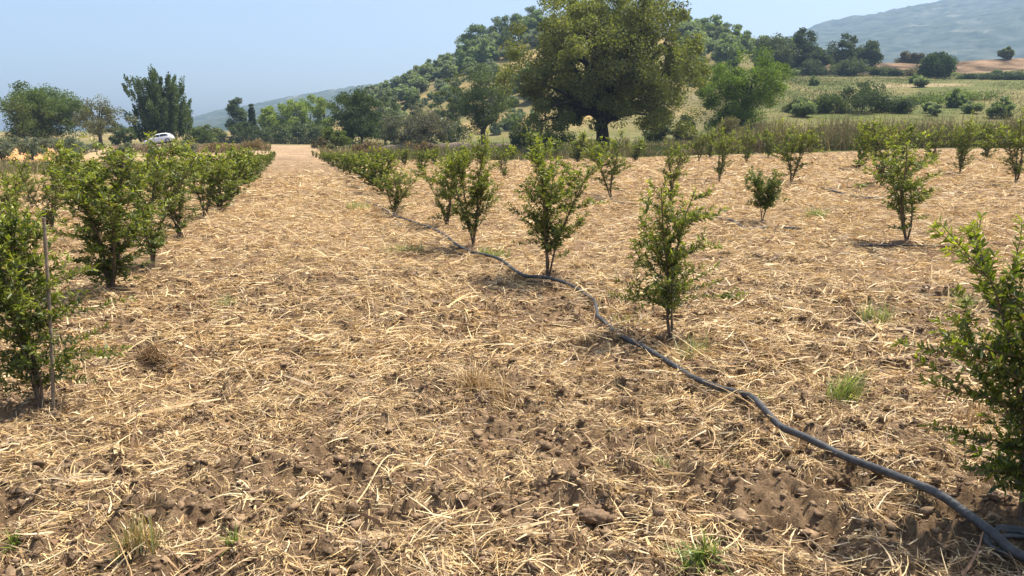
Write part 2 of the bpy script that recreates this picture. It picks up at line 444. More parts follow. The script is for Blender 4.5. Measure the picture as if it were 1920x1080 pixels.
def tussocks(mb, dmin, dmax, per_m2, h, wid, nb, rng, amax=42):
    n = int(.5 * (dmax ** 2 - dmin ** 2) * math.radians(2 * amax) * per_m2)
    r = np.sqrt(rng.uniform(dmin ** 2, dmax ** 2, n)); a = np.radians(rng.uniform(-amax, amax, n)); x, y = r * np.sin(a), r * np.cos(a)
    k = rng.uniform(size=n) < np.clip(straw_density(x, y), 0, 1) * field_mask(x, y) * (1 - .95 * sstep(24, 34, y) * (x / y < -.2)); x, y = x[k], y[k]; n = len(x)
    tone = PALE[rng.choice(5, n, p=[.2, .25, .2, .25, .1])] * rng.uniform(.7, 1.1, (n, 1)); sz = np.exp(rng.normal(0, .4, n)); comb = rng.uniform(0, 6.28, n)
    i = np.repeat(np.arange(n), nb); m = n * nb
    th = comb[i] + rng.normal(0, 1.1, m); el = np.abs(rng.normal(.45, .35, m)); L = h * sz[i] * rng.uniform(.5, 1.4, m)
    dv = np.stack([np.cos(th) * np.cos(el), np.sin(th) * np.cos(el), np.sin(el)], -1); sd = unit(np.cross(dv, rng.normal(size=(m, 3))))
    px_, py_ = x[i] + rng.normal(0, .25, m) * h * sz[i], y[i] + rng.normal(0, .25, m) * h * sz[i]
    p0 = np.stack([px_, py_, ground_z(px_, py_) + .004], -1); V = []
    for q in range(4):
        t = q / 3; p = p0 + dv * (L * t)[:, None] + np.stack([np.cos(th), np.sin(th), -1.3 + 0 * th], -1) * (L * .38 * t * t)[:, None]
        ww = sd * (wid * (1 - .6 * t) * .5 * np.exp(rng.normal(0, .3, m)))[:, None]; V += [p - ww, p + ww]
    V = np.stack(V, 1); V[:, :, 2] = np.maximum(V[:, :, 2], ground_z(V[:, :, 0].ravel(), V[:, :, 1].ravel()).reshape(m, -1) + .006)
    b = np.arange(m)[:, None] * 8
    mb.add(V.reshape(-1, 3), np.concatenate([b + np.array([2 * q, 2 * q + 1, 2 * q + 3, 2 * q + 2]) for q in range(3)]), np.repeat(tone[i] * rng.uniform(.75, 1.2, (m, 1)), 8, axis=0))
tussocks(mb, 2.0, 6, 15, .11, .0055, 18, rg, 44)
tussocks(mb, 6, 12, 10, .17, .009, 18, rg)
tussocks(mb, 12, 24, 5.0, .23, .015, 14, rg)
tussocks(mb, 24, 47, 1.6, .26, .03, 8, rg, 38)
tag(mb.build('straw_litter', M_STRAW), 'pale dry straw and chopped weeds strewn over the tilled field', 'straw', kind='stuff')

# small clods of soil
mb = MB()
ico_v = []; ph = (1 + 5 ** .5) / 2
for a in (-1, 1):
    for b in (-ph, ph): ico_v += [(0, a, b), (a, b, 0), (b, 0, a)]
ico_v = unit(np.array(ico_v, float))
from itertools import combinations
ico_f = [t for t in combinations(range(12), 3) if all(np.linalg.norm(ico_v[i] - ico_v[j]) < 1.1 for i, j in combinations(t, 2))]
ico_f = np.array([t if np.dot(np.cross(ico_v[t[1]] - ico_v[t[0]], ico_v[t[2]] - ico_v[t[0]]), ico_v[t[0]]) > 0 else (t[0], t[2], t[1]) for t in ico_f])
n = 60000
r = np.sqrt(rg.uniform(1.9 ** 2, 9 ** 2, n)); a = np.radians(rg.uniform(-42, 42, n)); x, y = r * np.sin(a), r * np.cos(a)
sz = np.minimum(.0052 * np.exp(rg.normal(0, .75, n)), .026)
V = ico_v[None] * (1 + .35 * rg.normal(size=(n, 12, 1))) * sz[:, None, None] * np.array([1.2, 1, .7]) + rg.normal(size=(n, 12, 3)) * sz[:, None, None] * .22
V = V + np.stack([x, y, ground_z(x, y) + sz * .3], -1)[:, None, :]
mb.add(V.reshape(-1, 3), (np.arange(n)[:, None, None] * 12 + ico_f[None]).reshape(-1, 3), np.repeat(SOIL * rg.uniform(.65, 1.5, (n, 1)), 12, axis=0))
tag(mb.build('soil_crumbs', M_CLOD, smooth=False), 'loose crumbs of brown soil between the straw', 'soil', kind='stuff')

# ---------------------------------------------------------------- young pomegranate shrubs
def shrub(seed, H, R, n_stem=4, shoots=16, leaf=.05, gap=.016, bare=.16, spread=.3, arms=(), tips=1.0, hue=0.0, top_heavy=.5):
    """returns (stem part mesh objects) under a new empty; local origin at the foot"""
    rng = np.random.default_rng(seed)
    bark, fol = MB(), MB()
    segs = []          # polylines with leaves: (points, start t, kind)
    def shoot(p0, d, L, r, curve, kind, tip_kind):
        n = 7; pts = [np.array(p0, float)]; d = unit(np.array(d, float)); st = L / (n - 1)
        for k in range(n - 1):
            d = unit(d + curve / (n - 1) + rng.normal(0, .09, 3)); pts.append(pts[-1] + d * st)
        pts = np.array(pts); tube(bark, pts, np.linspace(r, r * .3, n), np.array([.15, .105, .07]) if kind == 0 else np.array([.16, .12, .06]), 5 if kind == 0 else 3)
        segs.append((pts, kind)); return pts
    for s in range(n_stem):
        a = rng.uniform(0, 2 * np.pi); tilt = rng.uniform(.02, spread * .28) if s else .02
        d = np.array([math.cos(a) * math.sin(tilt), math.sin(a) * math.sin(tilt), math.cos(tilt)])
        base = np.array([math.cos(a), math.sin(a), 0]) * (.0 if s == 0 else .008) * (H / 1.4)
        Ls = H * (1.0 if s == 0 else rng.uniform(.75, 1.0))
        pts = shoot(base - np.array([0, 0, .03]), d, Ls, .013 * H / 1.4 * (1.2 if s == 0 else .8), np.array([math.cos(a) * spread * .75, math.sin(a) * spread * .75, .1]) * (1 if s else .4), 0, 0)
        for q in range(3):      # slender upright whips
            i = rng.integers(3, 6); b = rng.uniform(0, 6.28); shoot(pts[i], (.28 * math.cos(b), .28 * math.sin(b), 1), H * rng.uniform(.2, .36), .004 * H / 1.4, np.array([0, 0, .3]), 1, 0)
        for q in range(int(shoots * (1.4 if s == 0 else 1))):
            t = rng.uniform(bare + .03, .93); i = int(t * 6); p = pts[i] + (pts[min(i + 1, 6)] - pts[i]) * (t * 6 - i)
            b = rng.uniform(0, 2 * np.pi); el = rng.uniform(.0, .95)
            dd = np.array([math.cos(b) * math.cos(el), math.sin(b) * math.cos(el), math.sin(el)])
            prof = (1 - abs(t - top_heavy) * 1.05)
            L = R * rng.uniform(.45, 1.1) * max(.28, prof)
            sp = shoot(p, dd, L, .004 * H / 1.4, np.array([0, 0, rng.uniform(-.35, .7)]), 1, 0)
            if L > .25 * R:
                for e in range(2):
                    j = rng.integers(2, 6); b2 = rng.uniform(0, 2 * np.pi)
                    shoot(sp[j], unit(sp[j] - sp[j - 1]) + .9 * np.array([math.cos(b2), math.sin(b2), .4]), L * rng.uniform(.3, .55), .0025 * H / 1.4, np.array([0, 0, .2]), 2, 0)
    for (z0, ang, el, L) in arms:
        p = np.array([0, 0, z0]); shoot(p, (math.cos(ang) * math.cos(el), math.sin(ang) * math.cos(el), math.sin(el)), L, .006, np.array([0, 0, .15]), 1, 0)
    P, A, C, S = [], [], [], []
    for pts, kind in segs:
        ln = np.linalg.norm(np.diff(pts, axis=0), axis=1).sum(); m = max(3, int(ln / gap * 2))
        t = rng.uniform(bare + .08 if kind == 0 else .08, 1, m)
        if kind == 0: t = t[: int(m * .8)]; m = len(t)
        i = np.minimum((t * 6).astype(int), 5); f = (t * 6 - i)[:, None]
        p = pts[i] * (1 - f) + pts[i + 1] * f; tg = unit(pts[i + 1] - pts[i])
        rr = unit(np.cross(tg, rng.normal(size=(m, 3))))
        ax = unit(tg * rng.uniform(.2, 1.0, (m, 1)) + rr * 1.0 + np.array([0, 0, .1]))
        young = np.clip((t - .42) * 1.6, 0, 1) * np.clip(p[:, 2] / H, .15, 1) * tips
        dark = np.array([.038, .068, .012]); lite = np.array([.34, .37, .048])
        c = dark + (lite - dark) * np.clip(young[:, None] * .95 + rng.normal(.16, .16, (m, 1)), 0, 1)
        c = c * rng.uniform(.75, 1.25, (m, 1)) + np.array([hue, 0, hue * .2]) * .02
        yl = rng.uniform(size=m) < .035; c[yl] = np.array([.34, .26, .06]) * rng.uniform(.6, 1.1, (yl.sum(), 1))
        P.append(p); A.append(ax); C.append(np.clip(c, .01, .5)); S.append(leaf * rng.uniform(.45, 1.15, m))
    P, A, C, S = map(np.concatenate, (P, A, C, S))
    leaves(fol, P, A, S, .30 if leaf < .07 else .5, C, rng, simple=leaf >= .07)
    root = empty('pomegranate_shrub')
    bark.build('stem', M_BARK, root); fol.build('crown', M_LEAF, root)
    return root

GR = 'young pomegranate shrubs planted in rows'
def place(root, px, py, top=None, label=None, rz=0, group=GR, H=None, far=120, wscale=1.0):
    x, y, z = at(px, py, far)
    root.location = (x, y, z - .01); lr = random.Random(px + py); k = .09 if y > 9 else .015; root.rotation_euler = (lr.uniform(-k, k), lr.uniform(-k, k), rz)
    if top is not None and H:
        h = (HZ - top) / F * y + CAMH - z          # height that reaches the photo row `top`
        d = ray(px, top); h = CAMH + d[2] * (y / d[1]) - z
        s = h / H; root.scale = (s * wscale, s * wscale, s)
    tag(root, label, 'shrub', group)
    return root

# the nearest ones, each its own plant
place(shrub(101, 1.40, .44, 4, 24, .044, .012, .06, .22, [(.35, -.1, .12, .62), (.36, .2, .2, .55), (.55, .3, .15, .6), (.75, 0, .3, .5), (.62, 3.0, .15, .45), (.3, 3.3, .05, .35), (.45, -.6, .1, .55), (.22, -.2, .1, .42), (.28, .5, .2, .4)]), 78, 772, 330,
      'dense shrub tied beside a thin wooden stake at the near left edge', .0, H=1.45)
place(shrub(102, 1.5, .50, 4, 21, .047, .013, .10, .24, [(.35, 3.1, .12, .50), (.52, 3.2, .10, .58), (.53, 3.0, .2, .5), (.74, 2.9, .1, .58), (.76, 3.2, .25, .5), (.95, 3.1, .62, .62), (.9, 2.9, .75, .66), (.8, 2.7, .9, .6), (.25, 3.3, .0, .35)]), 1908, 1004, 345,
      'nearest shrub at the right edge, above the coil of black pipe', .0, H=1.5)
place(shrub(103, 1.35, .52, 3, 17, .042, .012, .13, .16, [(.72, .1, .12, .42), (.45, .25, .12, .48), (.42, 3.2, .1, .42), (.62, 2.9, .1, .38), (.42, -.4, .05, .4)], top_heavy=.38), 1258, 640, 318,
      'airy single-stemmed shrub standing on bare soil just right of the long black pipe', .0, H=1.38)
place(shrub(314, 1.6, .42, 4, 24, .042, .0115, .18, .09, [(.42, .2, .3, .5)], top_heavy=.68), 1027, 524, 252,
      'tall leafy shrub whose foot touches the black pipe where it bends', .3, H=1.62, wscale=1.2)
place(shrub(315, 1.5, .42, 4, 24, .042, .0115, .13, .09, top_heavy=.64), 887, 468, 262,
      'upright shrub with a taller central spire beside a patch of green grass', .9, H=1.52, wscale=1.15)
place(shrub(106, 1.5, .40, 5, 25, .043, .0115, .07, .20, top_heavy=.62), 207, 556, 268,
      'second shrub of the left row, with three tall light green shoots', 1.2, H=1.5, wscale=1.55)

# middle-distance plants: five kinds, copied
protos = [shrub(200 + k, 1.5, r_, ns, sh, .050, .0165, ba * .4, sp, top_heavy=th) for k, (r_, ns, sh, ba, sp, th) in enumerate(
    [(.42, 4, 15, .15, .22, .6), (.46, 4, 14, .26, .30, .75), (.36, 3, 15, .20, .14, .6), (.44, 5, 13, .12, .34, .6), (.40, 4, 13, .30, .24, .72)])]
used = [False] * 5
def mid(k, px, py, top, label, rz=None, ws=1.0, group=GR):
    ws *= 1.25
    rz = random.Random(px * 7 + py).uniform(0, 6.28) if rz is None else rz
    o = copy_tree(protos[k]) if used[k] else protos[k]; used[k] = True
    return place(o, px, py, top, label, rz, group, 1.27, 120, ws)
mid(0, 287, 500, 292, 'third shrub of the left row, right behind the one with tall shoots', ws=1.15)
mid(3, 338, 446, 302, 'fourth shrub of the left row with bare soil under it', ws=1.15)
mid(1, 383, 412, 300, 'fifth shrub of the left row, dark and rounded', ws=1.15)
mid(0, 96, 432, 292, 'shrub of the outer left row seen behind the stake', ws=.9)
mid(3, 18, 425, 330, 'shrub of the outer left row, cut by the left edge of the photo')
mid(2, 60, 392, 322, 'small shrub of the outer left row between two bigger ones')
mid(3, 740, 402, 322, 'low broad shrub where the black pipe disappears into the straw', ws=1.35)
mid(2, 838, 426, 300, 'half hidden shrub leaning out on the left of the spired one', ws=1.1)
mid(1, 1146, 370, 268, 'vase-shaped shrub in front of the big oak trunk', ws=1.15)
mid(4, 946, 336, 276, 'small fan-shaped shrub in the gap between the two tall shrubs')
mid(2, 1255, 388, 272, 'slim thin-stemmed shrub seen over the top of the airy one', ws=.8)
mid(4, 1349, 340, 252, 'long-stemmed shrub with a rounded head near the weed bank', ws=.9)
mid(1, 1310, 302, 250, 'pale green shrub at the far edge right of the oak')
mid(4, 1400, 306, 246, 'dark narrow shrub on the far edge of the straw', ws=.9)
mid(1, 1482, 344, 246, 'wide vase-shaped shrub standing clear before the weed bank', ws=1.15)
mid(0, 1652, 348, 242, 'tallest shrub of the right group, partly behind a forked one', ws=1.1)
mid(1, 1700, 456, 288, 'forked shrub on a thin bare stem, on the right side', ws=1.15)
mid(3, 1800, 325, 232, 'dense columnar shrub with foliage down to the ground, on the right', ws=.85)
mid(2, 1747, 304, 240, 'faint shrub standing against the tall brown weeds', ws=1.1)
mid(4, 1905, 346, 238, 'bushy shrub on a thin stem above the nearest right one', ws=1.1)
# odd darker one with broad leaves
o = shrub(231, .9, .34, 4, 20, .058, .020, .28, .3, tips=.2, hue=-.3, top_heavy=.7)
place(o, 1428, 416, 328, 'stunted dark shrub with broad bluish leaves beside a short pipe', .5, H=.86, wscale=1.1)
# far ends of the rows: seen as a hedge
protoF = [shrub(240 + k, 1.5, .50, 5, 13, .085, .032, .03, .30, tips=1.0) for k in range(3)]
usedF = [False] * 3
def farp(px, py, top, label, ws=1.5):
    k = (px * 3 + py) % 3
    o = copy_tree(protoF[k]) if usedF[k] else protoF[k]; usedF[k] = True
    place(o, px, py, top, label, random.Random(px * 5 + py).uniform(0, 6.28), GR, 1.15, 120, ws)
LA = 'small shrub merging into the far part of the left row'
for px, py, top in [(412, 392, 308), (432, 375, 303), (448, 360, 296), (462, 347, 297), (474, 338, 296), (484, 329, 292), (492, 322, 294), (500, 313, 293), (506, 306, 291), (511, 300, 288), (515, 295, 286)]:
    farp(px, py, top, LA)
LB = 'small shrub merging into the far part of the row right of the lane'
for px, py, top in [(716, 362, 304), (698, 350, 298), (682, 342, 300), (668, 334, 294), (655, 328, 296), (644, 322, 294), (634, 317, 293), (625, 312, 291), (616, 307, 291), (608, 303, 289), (600, 299, 288), (593, 296, 287), (587, 293, 284)]:
    farp(px, py, top, LB)
LC = 'small far shrub in front of the strip of low weeds'
for px, py, top in [(790, 322, 290), (760, 312, 286), (815, 312, 284), (845, 305, 284), (735, 305, 286), (870, 318, 282), (1000, 300, 258), (1082, 305, 262), (1045, 298, 268), (1190, 302, 270), (905, 304, 278), (960, 300, 280), (1120, 300, 272)]:
    farp(px, py, top, LC)
LD = 'small far shrub at the edge of the tall brown weeds'
for px, py, top in [(1330, 296, 256), (1440, 296, 254), (1610, 318, 250), (1640, 300, 246), (1690, 302, 248), (1850, 300, 244)]:
    farp(px, py, top, LD, 1.0)
LE = 'small far shrub of the outermost left rows'
for px, py, top in [(150, 380, 318), (185, 360, 320), (225, 352, 316), (262, 352, 312), (300, 346, 308), (338, 340, 310), (362, 335, 308), (40, 362, 330), (105, 352, 322), (10, 350, 330)]:
    farp(px, py, top, LE)

# ---------------------------------------------------------------- trees
def crown_pts(rng, n_clump, ex, ez, z0, lump=.32, hollow=.35, flat=0.0, cone=0.0):
    """clump centres filling an uneven ellipsoid crown"""
    P = []
    ph = rng.uniform(0, 6.28, 6)
    while len(P) < n_clump:
        d = unit(rng.normal(size=3)); rad = rng.uniform(hollow, 1) ** .6
        w = 1 + lump * (math.sin(3 * math.atan2(d[1], d[0]) + ph[0]) * .4 + math.sin(2.3 * d[2] * 3 + ph[1]) * .4 + .5 * math.sin(5 * d[0] + ph[2]) + .4 * math.sin(6 * d[1] + ph[3]))
        p = d * rad * w
        if p[2] < -.95 + flat: continue
        k = 1 - cone * (p[2] * .5 + .5)
        P.append([p[0] * ex * k, p[1] * ex * k, z0 + ez * (p[2] + 1)])
    return np.array(P)

def tree(name, seed, H, W, n_clump, per, leaf, col, crown0=.15, trunk_r=None, lump=.32, clump_r=.16, var=.3, upright=0.0, limbs=10, cone=0.0, drop=None, hollow=.35, light=None, aspect=.6, bark=(.07, .052, .04), extra=None, lean=0.0):
    rng = np.random.default_rng(seed)
    root = empty(name); bk, fo = MB(), MB()
    tr = trunk_r or H * .022
    ez = H * (1 - crown0) / 2; z0 = H * crown0
    P = crown_pts(rng, n_clump, W * .5 * (1 - clump_r * .6), ez * (1 - clump_r * .5), z0 + ez * clump_r * .3, lump, hollow, cone=cone)
    if extra is not None: P = np.concatenate([P, np.array(extra)])
    fork = H * max(crown0 + .12, .28)
    lx = lean * H
    tp = np.array([[0, 0, -.3], [lx * .2, 0, fork * .3], [lx * .55, tr * .4, fork * .65], [lx, 0, fork], [lx * 1.1, tr * .5, fork + (H - fork) * .45]])
    tube(bk, smooth_path(tp, 12), np.interp(np.linspace(0, 1, 12), [0, .06, .2, .75, 1], [tr * 1.7, tr * 1.25, tr, tr * .75, tr * .3]), bark, 8)
    pick = rng.choice(len(P), min(limbs, len(P)), replace=False)
    for i in pick:
        t0 = rng.uniform(.55, 1.0); s = np.array([lx * t0, 0, fork * t0 + (rng.uniform(0, .3) * (H - fork) if t0 > .9 else 0)])
        e = P[i]; m = s + (e - s) * .5 + np.array([0, 0, .06 * H]) + rng.normal(0, .03 * H, 3)
        q = smooth_path([s, s + (m - s) * .5 + rng.normal(0, .012 * H, 3), m, m + (e - m) * .5 + rng.normal(0, .015 * H, 3), e], 9)
        r0 = tr * rng.uniform(.35, .6)
        tube(bk, q, np.linspace(r0, r0 * .15, 9), bark, 5)
        for _ in range(3):
            j = rng.integers(3, 8); e2 = q[j] + unit(rng.normal(size=3) + unit(q[j] - q[j - 1]) + np.array([0, 0, .5])) * H * .12
            tube(bk, np.array([q[j], (q[j] + e2) / 2 + rng.normal(0, .01 * H, 3), e2]), [r0 * .3, r0 * .2, r0 * .08], bark, 4)
    per = int(per * 2.0); cl = np.array(col) * (1.0 if name == 'oak_tree' else 1.4); Rr = clump_r * W * rng.uniform(.55, 1.15, len(P))
    k = np.repeat(np.arange(len(P)), per); nn = len(k)
    d = unit(rng.normal(size=(nn, 3))); rad = rng.uniform(0, 1, (nn, 1)) ** .45
    sc = np.array([1, 1, .72]) if not upright else np.array([.42, .42, 1.0 + upright])
    Q = P[k] + d * rad * Rr[k][:, None] * sc
    if upright:
        out = P[k] * np.array([1, 1, 0]); Q = Q + unit(out) * (Q[:, 2:3] - P[k][:, 2:3]) * .35
    Q = Q[Q[:, 2] > .05] if True else Q
    kk = k[: len(Q)] if len(Q) == nn else k[(P[k] + d * rad * Rr[k][:, None] * sc)[:, 2] > .05][: len(Q)]
    if len(kk) < len(Q): kk = np.resize(k, len(Q))
    cv = rng.normal(0, 1, (len(P), 1)); c = cl * np.clip(1 + var * .8 * cv[kk] * .6 + rng.normal(0, var * .7, (len(Q), 1)), .35, 2.0)
    if light is not None:
        m = rng.uniform(size=(len(Q), 1)) < .22 + .12 * np.clip(cv[kk], -1, 1); c = np.where(m, np.array(light) * rng.uniform(.8, 1.2, (len(Q), 1)), c)
    axis = rng.normal(size=(len(Q), 3)) + (np.array([0, 0, 1.6]) if upright else np.array([0, 0, -.3]))
    leaves(fo, Q, axis, leaf * rng.uniform(.6, 1.3, len(Q)), aspect, np.clip(c, .008, .6), rng)
    bk.build('trunk', M_BARK, root); fo.build('crown', M_TREE, root)
    return root

def stand(root, px, d, label, cat='tree', group=None, rz=0, s=1.0, sink=.1):
    x, y, z = at_d(px, d); root.location = (x, y, z - sink); root.rotation_euler = (0, 0, rz); root.scale = (s,) * 3
    return tag(root, label, cat, group)
def hgt(px, d, top):
    x, y, z = at_d(px, d); r = ray(px, top); return CAMH + r[2] * (d / r[1]) - z
def wid(d, w): return w * d / F

# the big oak
D = 64; H = hgt(1125, D, -25); W = wid(D, 350)
rngo = np.random.default_rng(5)
stand(tree('oak_tree', 401, H, W, 430, 150, .20, (.150, .162, .050), .13, .55, .2, .070, .32, limbs=48, hollow=.34, light=(.22, .22, .06), bark=(.035, .027, .022),
           extra=[(W * .5 * s * rngo.uniform(.68, .92), rngo.uniform(-2, 2), H * h) for s, h in [(-1, .13), (-.85, .15), (-1, .18), (.9, .18), (-.7, .2), (-1, .26), (-1, .36), (1, .14), (1, .22), (1, .32), (-1, .42)] for _ in range(2)]),
      1130, D, 'huge spreading oak with a thick dark trunk at the far edge of the field', rz=.5)
# left group
def simple(name, px, d, top, w, label, seed, col, cat='tree', group=None, nc=70, per=90, lf=1.75, **kw):
    H = max(.5, hgt(px, d, top)); W = wid(d, w)
    return stand(tree(name, seed, H, W, nc, per, lf * d / 747, col, **kw), px, d, label, cat, group, seed)
simple('broadleaf_tree', 78, 92, 146, 142, 'big broad green tree, the leftmost tall tree beyond the olive saplings', 411, (.066, .095, .024), nc=170, per=110, crown0=.0, lump=.5, clump_r=.13, limbs=20, hollow=.2, light=(.10, .135, .035))
simple('thin_crowned_tree', 188, 86, 184, 96, 'greyish thin-crowned tree with a dark forked trunk left of the feathery tree', 412, (.095, .098, .05), nc=48, per=60, crown0=.26, clump_r=.15, trunk_r=.22, hollow=.5, limbs=16, bark=(.06, .045, .04))
simple('feathery_tree', 306, 99, 134, 120, 'dark feathery broad tree with ragged top behind the white car', 413, (.052, .075, .022), nc=300, per=80, crown0=.0, clump_r=.12, upright=.2, hollow=.2, lump=.22, light=(.085, .115, .03), cone=.05)
simple('field_bush', 232, 104, 232, 60, 'green bush filling the gap left of the feathery tree', 414, (.06, .08, .035), 'bush', nc=30, per=70, crown0=.02)
simple('field_bush', 375, 108, 232, 62, 'bush at the right foot of the feathery tree', 415, (.075, .095, .03), 'bush', nc=30, per=70, crown0=.02)
simple('field_bush', 408, 118, 236, 46, 'pale bush below the far blue hill', 416, (.10, .11, .05), 'bush', nc=26, per=60, crown0=.02)
simple('poplar_tree', 447, 132, 180, 46, 'dark rounded tree standing close to the lone cypress', 417, (.05, .068, .03), nc=50, per=70, crown0=.05, clump_r=.2)
simple('cypress_tree', 475, 134, 185, 14, 'slim pointed cypress beside a rounded dark tree', 418, (.03, .045, .022), nc=110, per=40, crown0=.0, clump_r=.4, cone=.8, limbs=3, lump=.05, hollow=.05)
simple('field_bush', 455, 120, 226, 60, 'dark bush under the cypress', 419, (.05, .065, .028), 'bush', nc=26, per=60, crown0=.02)
for i, (px, top, w) in enumerate([(506, 196, 48), (530, 187, 52), (556, 182, 56), (584, 177, 56), (610, 177, 46)]):
    simple('grove_tree', px, 150 + 4 * (i % 2), top, w, 'light green tree of the grove on the low rise behind the lane', 421 + i, (.15, .19, .035), group='light green grove behind the lane', nc=34, per=75, crown0=.03, clump_r=.2, light=(.2, .24, .045))
for i, (px, d, top, w) in enumerate([(520, 128, 234, 50), (560, 130, 232, 46), (590, 126, 228, 40), (490, 124, 240, 40)]):
    simple('scrub_bush', px, d, top, w, 'dull green scrub bush right behind the long dark hedge', 431 + i, (.07, .085, .035), 'bush', 'scrub behind the hedge', nc=22, per=60, crown0=.02, clump_r=.22)
simple('field_bush', 630, 74, 236, 56, 'bright green bush at the right side of the end of the lane', 436, (.075, .095, .025), 'bush', nc=30, per=80, crown0=.02)
simple('field_bush', 602, 80, 256, 30, 'small brown bush beside the pale end of the lane', 437, (.11, .085, .05), 'bush', nc=16, per=60, crown0=.02)
simple('broadleaf_tree', 678, 84, 156, 92, 'dark green tree with foliage to the ground left of the grey bushes', 438, (.042, .062, .024), nc=75, per=100, crown0=.02, lump=.4, clump_r=.17, light=(.065, .09, .03))
simple('grey_bush', 752, 82, 212, 90, 'grey-green bush next to the dark tree', 439, (.10, .105, .075), 'bush', nc=44, per=90, crown0=.01)
simple('grey_bush', 795, 78, 196, 100, 'larger purplish grey bush left of the low bank', 440, (.105, .098, .08), 'bush', nc=48, per=90, crown0=.01)
simple('broadleaf_tree', 907, 82, 112, 118, 'dull green tree with a dark trunk just left of the oak', 441, (.060, .075, .032), nc=75, per=95, crown0=.2, lump=.4, clump_r=.17, trunk_r=.3, light=(.085, .105, .04))
simple('olive_tree', 848, 104, 138, 66, 'pale green tree on the slope between the dull tree and the olives', 442, (.085, .10, .04), nc=40, per=80, crown0=.1)
simple('olive_tree', 722, 102, 168, 62, 'silvery olive tree above the grey bush', 443, (.085, .10, .06), nc=40, per=80, crown0=.05)
simple('olive_tree', 782, 112, 158, 52, 'silvery olive tree below the bare orange track', 444, (.08, .10, .065), nc=36, per=80, crown0=.05)
simple('olive_tree', 660, 108, 192, 50, 'small silvery olive behind the dark green tree', 445, (.085, .10, .06), nc=36, per=70, crown0=.05)
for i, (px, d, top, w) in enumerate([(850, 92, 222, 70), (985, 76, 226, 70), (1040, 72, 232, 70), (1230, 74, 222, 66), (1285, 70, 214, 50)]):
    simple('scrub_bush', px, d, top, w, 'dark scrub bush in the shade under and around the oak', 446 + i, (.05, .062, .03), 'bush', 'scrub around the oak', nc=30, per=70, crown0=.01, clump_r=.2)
# right of the oak
simple('broadleaf_tree', 1385, 72, 92, 158, 'sunlit light green tree with a leaning dark trunk right of the oak', 452, (.085, .125, .022), nc=120, per=150, crown0=.02, lump=.6, clump_r=.13, trunk_r=.3, light=(.19, .24, .04), limbs=14, lean=.06)
# ridge and slope on the right
RT = [('ridge_tree', 1437, 168, 62, 78, 'wide dull green ridge tree with a bare-branched top', (.06, .072, .035)), ('ridge_tree', 1492, 172, 50, 62, 'tall dark ridge tree right of the bare-topped one', (.042, .055, .028)),
      ('ridge_tree', 1522, 168, 86, 44, 'lower dark tree below the end of the ridge line', (.045, .058, .03)), ('ridge_tree', 1568, 176, 62, 54, 'round dark tree on the terrace, left of a similar lower one', (.042, .055, .026)),
      ('ridge_tree', 1613, 180, 77, 48, 'round dark tree on the terrace, right of a similar taller one', (.045, .058, .028)), ('terrace_bush', 1692, 196, 101, 44, 'spiky brownish bush on the bare terrace below the mountain', (.075, .062, .04)),
      ('round_tree', 1744, 152, 96, 60, 'dense dark round tree standing alone on the terrace edge', (.036, .056, .022)), ('terrace_tree', 1868, 188, 88, 24, 'slim pale green young tree on the terrace bank', (.09, .105, .045)),
      ('terrace_tree', 1920, 188, 96, 24, 'small tree on the terrace at the right edge', (.06, .08, .04))]
for i, (nm, px, d, top, w, lb, c) in enumerate(RT):
    simple(nm, px, d, top, w, lb, 461 + i, c, 'bush' if 'bush' in nm else 'tree', nc=80 if nm == 'round_tree' else 52, per=80, crown0=.03, clump_r=.2, lump=.08 if nm == 'round_tree' else .35)
SB = [(1512, 165, 112, 56, 'dark bush at the foot of the ridge trees'), (1580, 164, 112, 60, 'dark green bush under the two round terrace trees'), (1638, 166, 128, 44, 'low bush left of the dark hollow below the terrace'), (1662, 162, 130, 40, 'blackish bush in the middle of the terrace edge'),
      (1700, 163, 134, 50, 'brownish low bush beneath the spiky one'), (1748, 158, 140, 44, 'pale bush directly under the lone round tree'), (1812, 142, 155, 50, 'low dark bush left of the large bluish bushes'), (1856, 138, 148, 66, 'large dark bluish bush below the terrace bank'),
      (1900, 134, 140, 66, 'large bluish bush at the right edge below the bank'), (1612, 82, 152, 94, 'tallest bush on the grassy slope, grey-green'), (1548, 82, 176, 68, 'dark green bush on the slope left of the tallest one'), (1500, 82, 184, 60, 'green bush at the left end of the slope thicket'),
      (1668, 82, 182, 66, 'low bush on the slope right of the tallest one'), (1735, 92, 184, 96, 'long pale green bush low on the slope'), (1790, 96, 178, 96, 'pale reed-green bush in the dip of the slope'), (1372, 57, 222, 62, 'olive-brown mound of weeds in front of the sunlit tree')]
for i, (px, d, top, w, lb) in enumerate(SB):
    c = [(.05, .065, .035), (.055, .07, .03), (.07, .08, .04)][i % 3]
    if 'pale' in lb: c = (.10, .125, .045)
    if 'blu' in lb: c = (.045, .06, .045)
    if 'brown' in lb: c = (.10, .085, .045)
    simple('slope_bush', px, d, top, w, lb, 481 + i, c, 'bush', nc=36, per=80, crown0=.0, clump_r=.2, lump=.4)

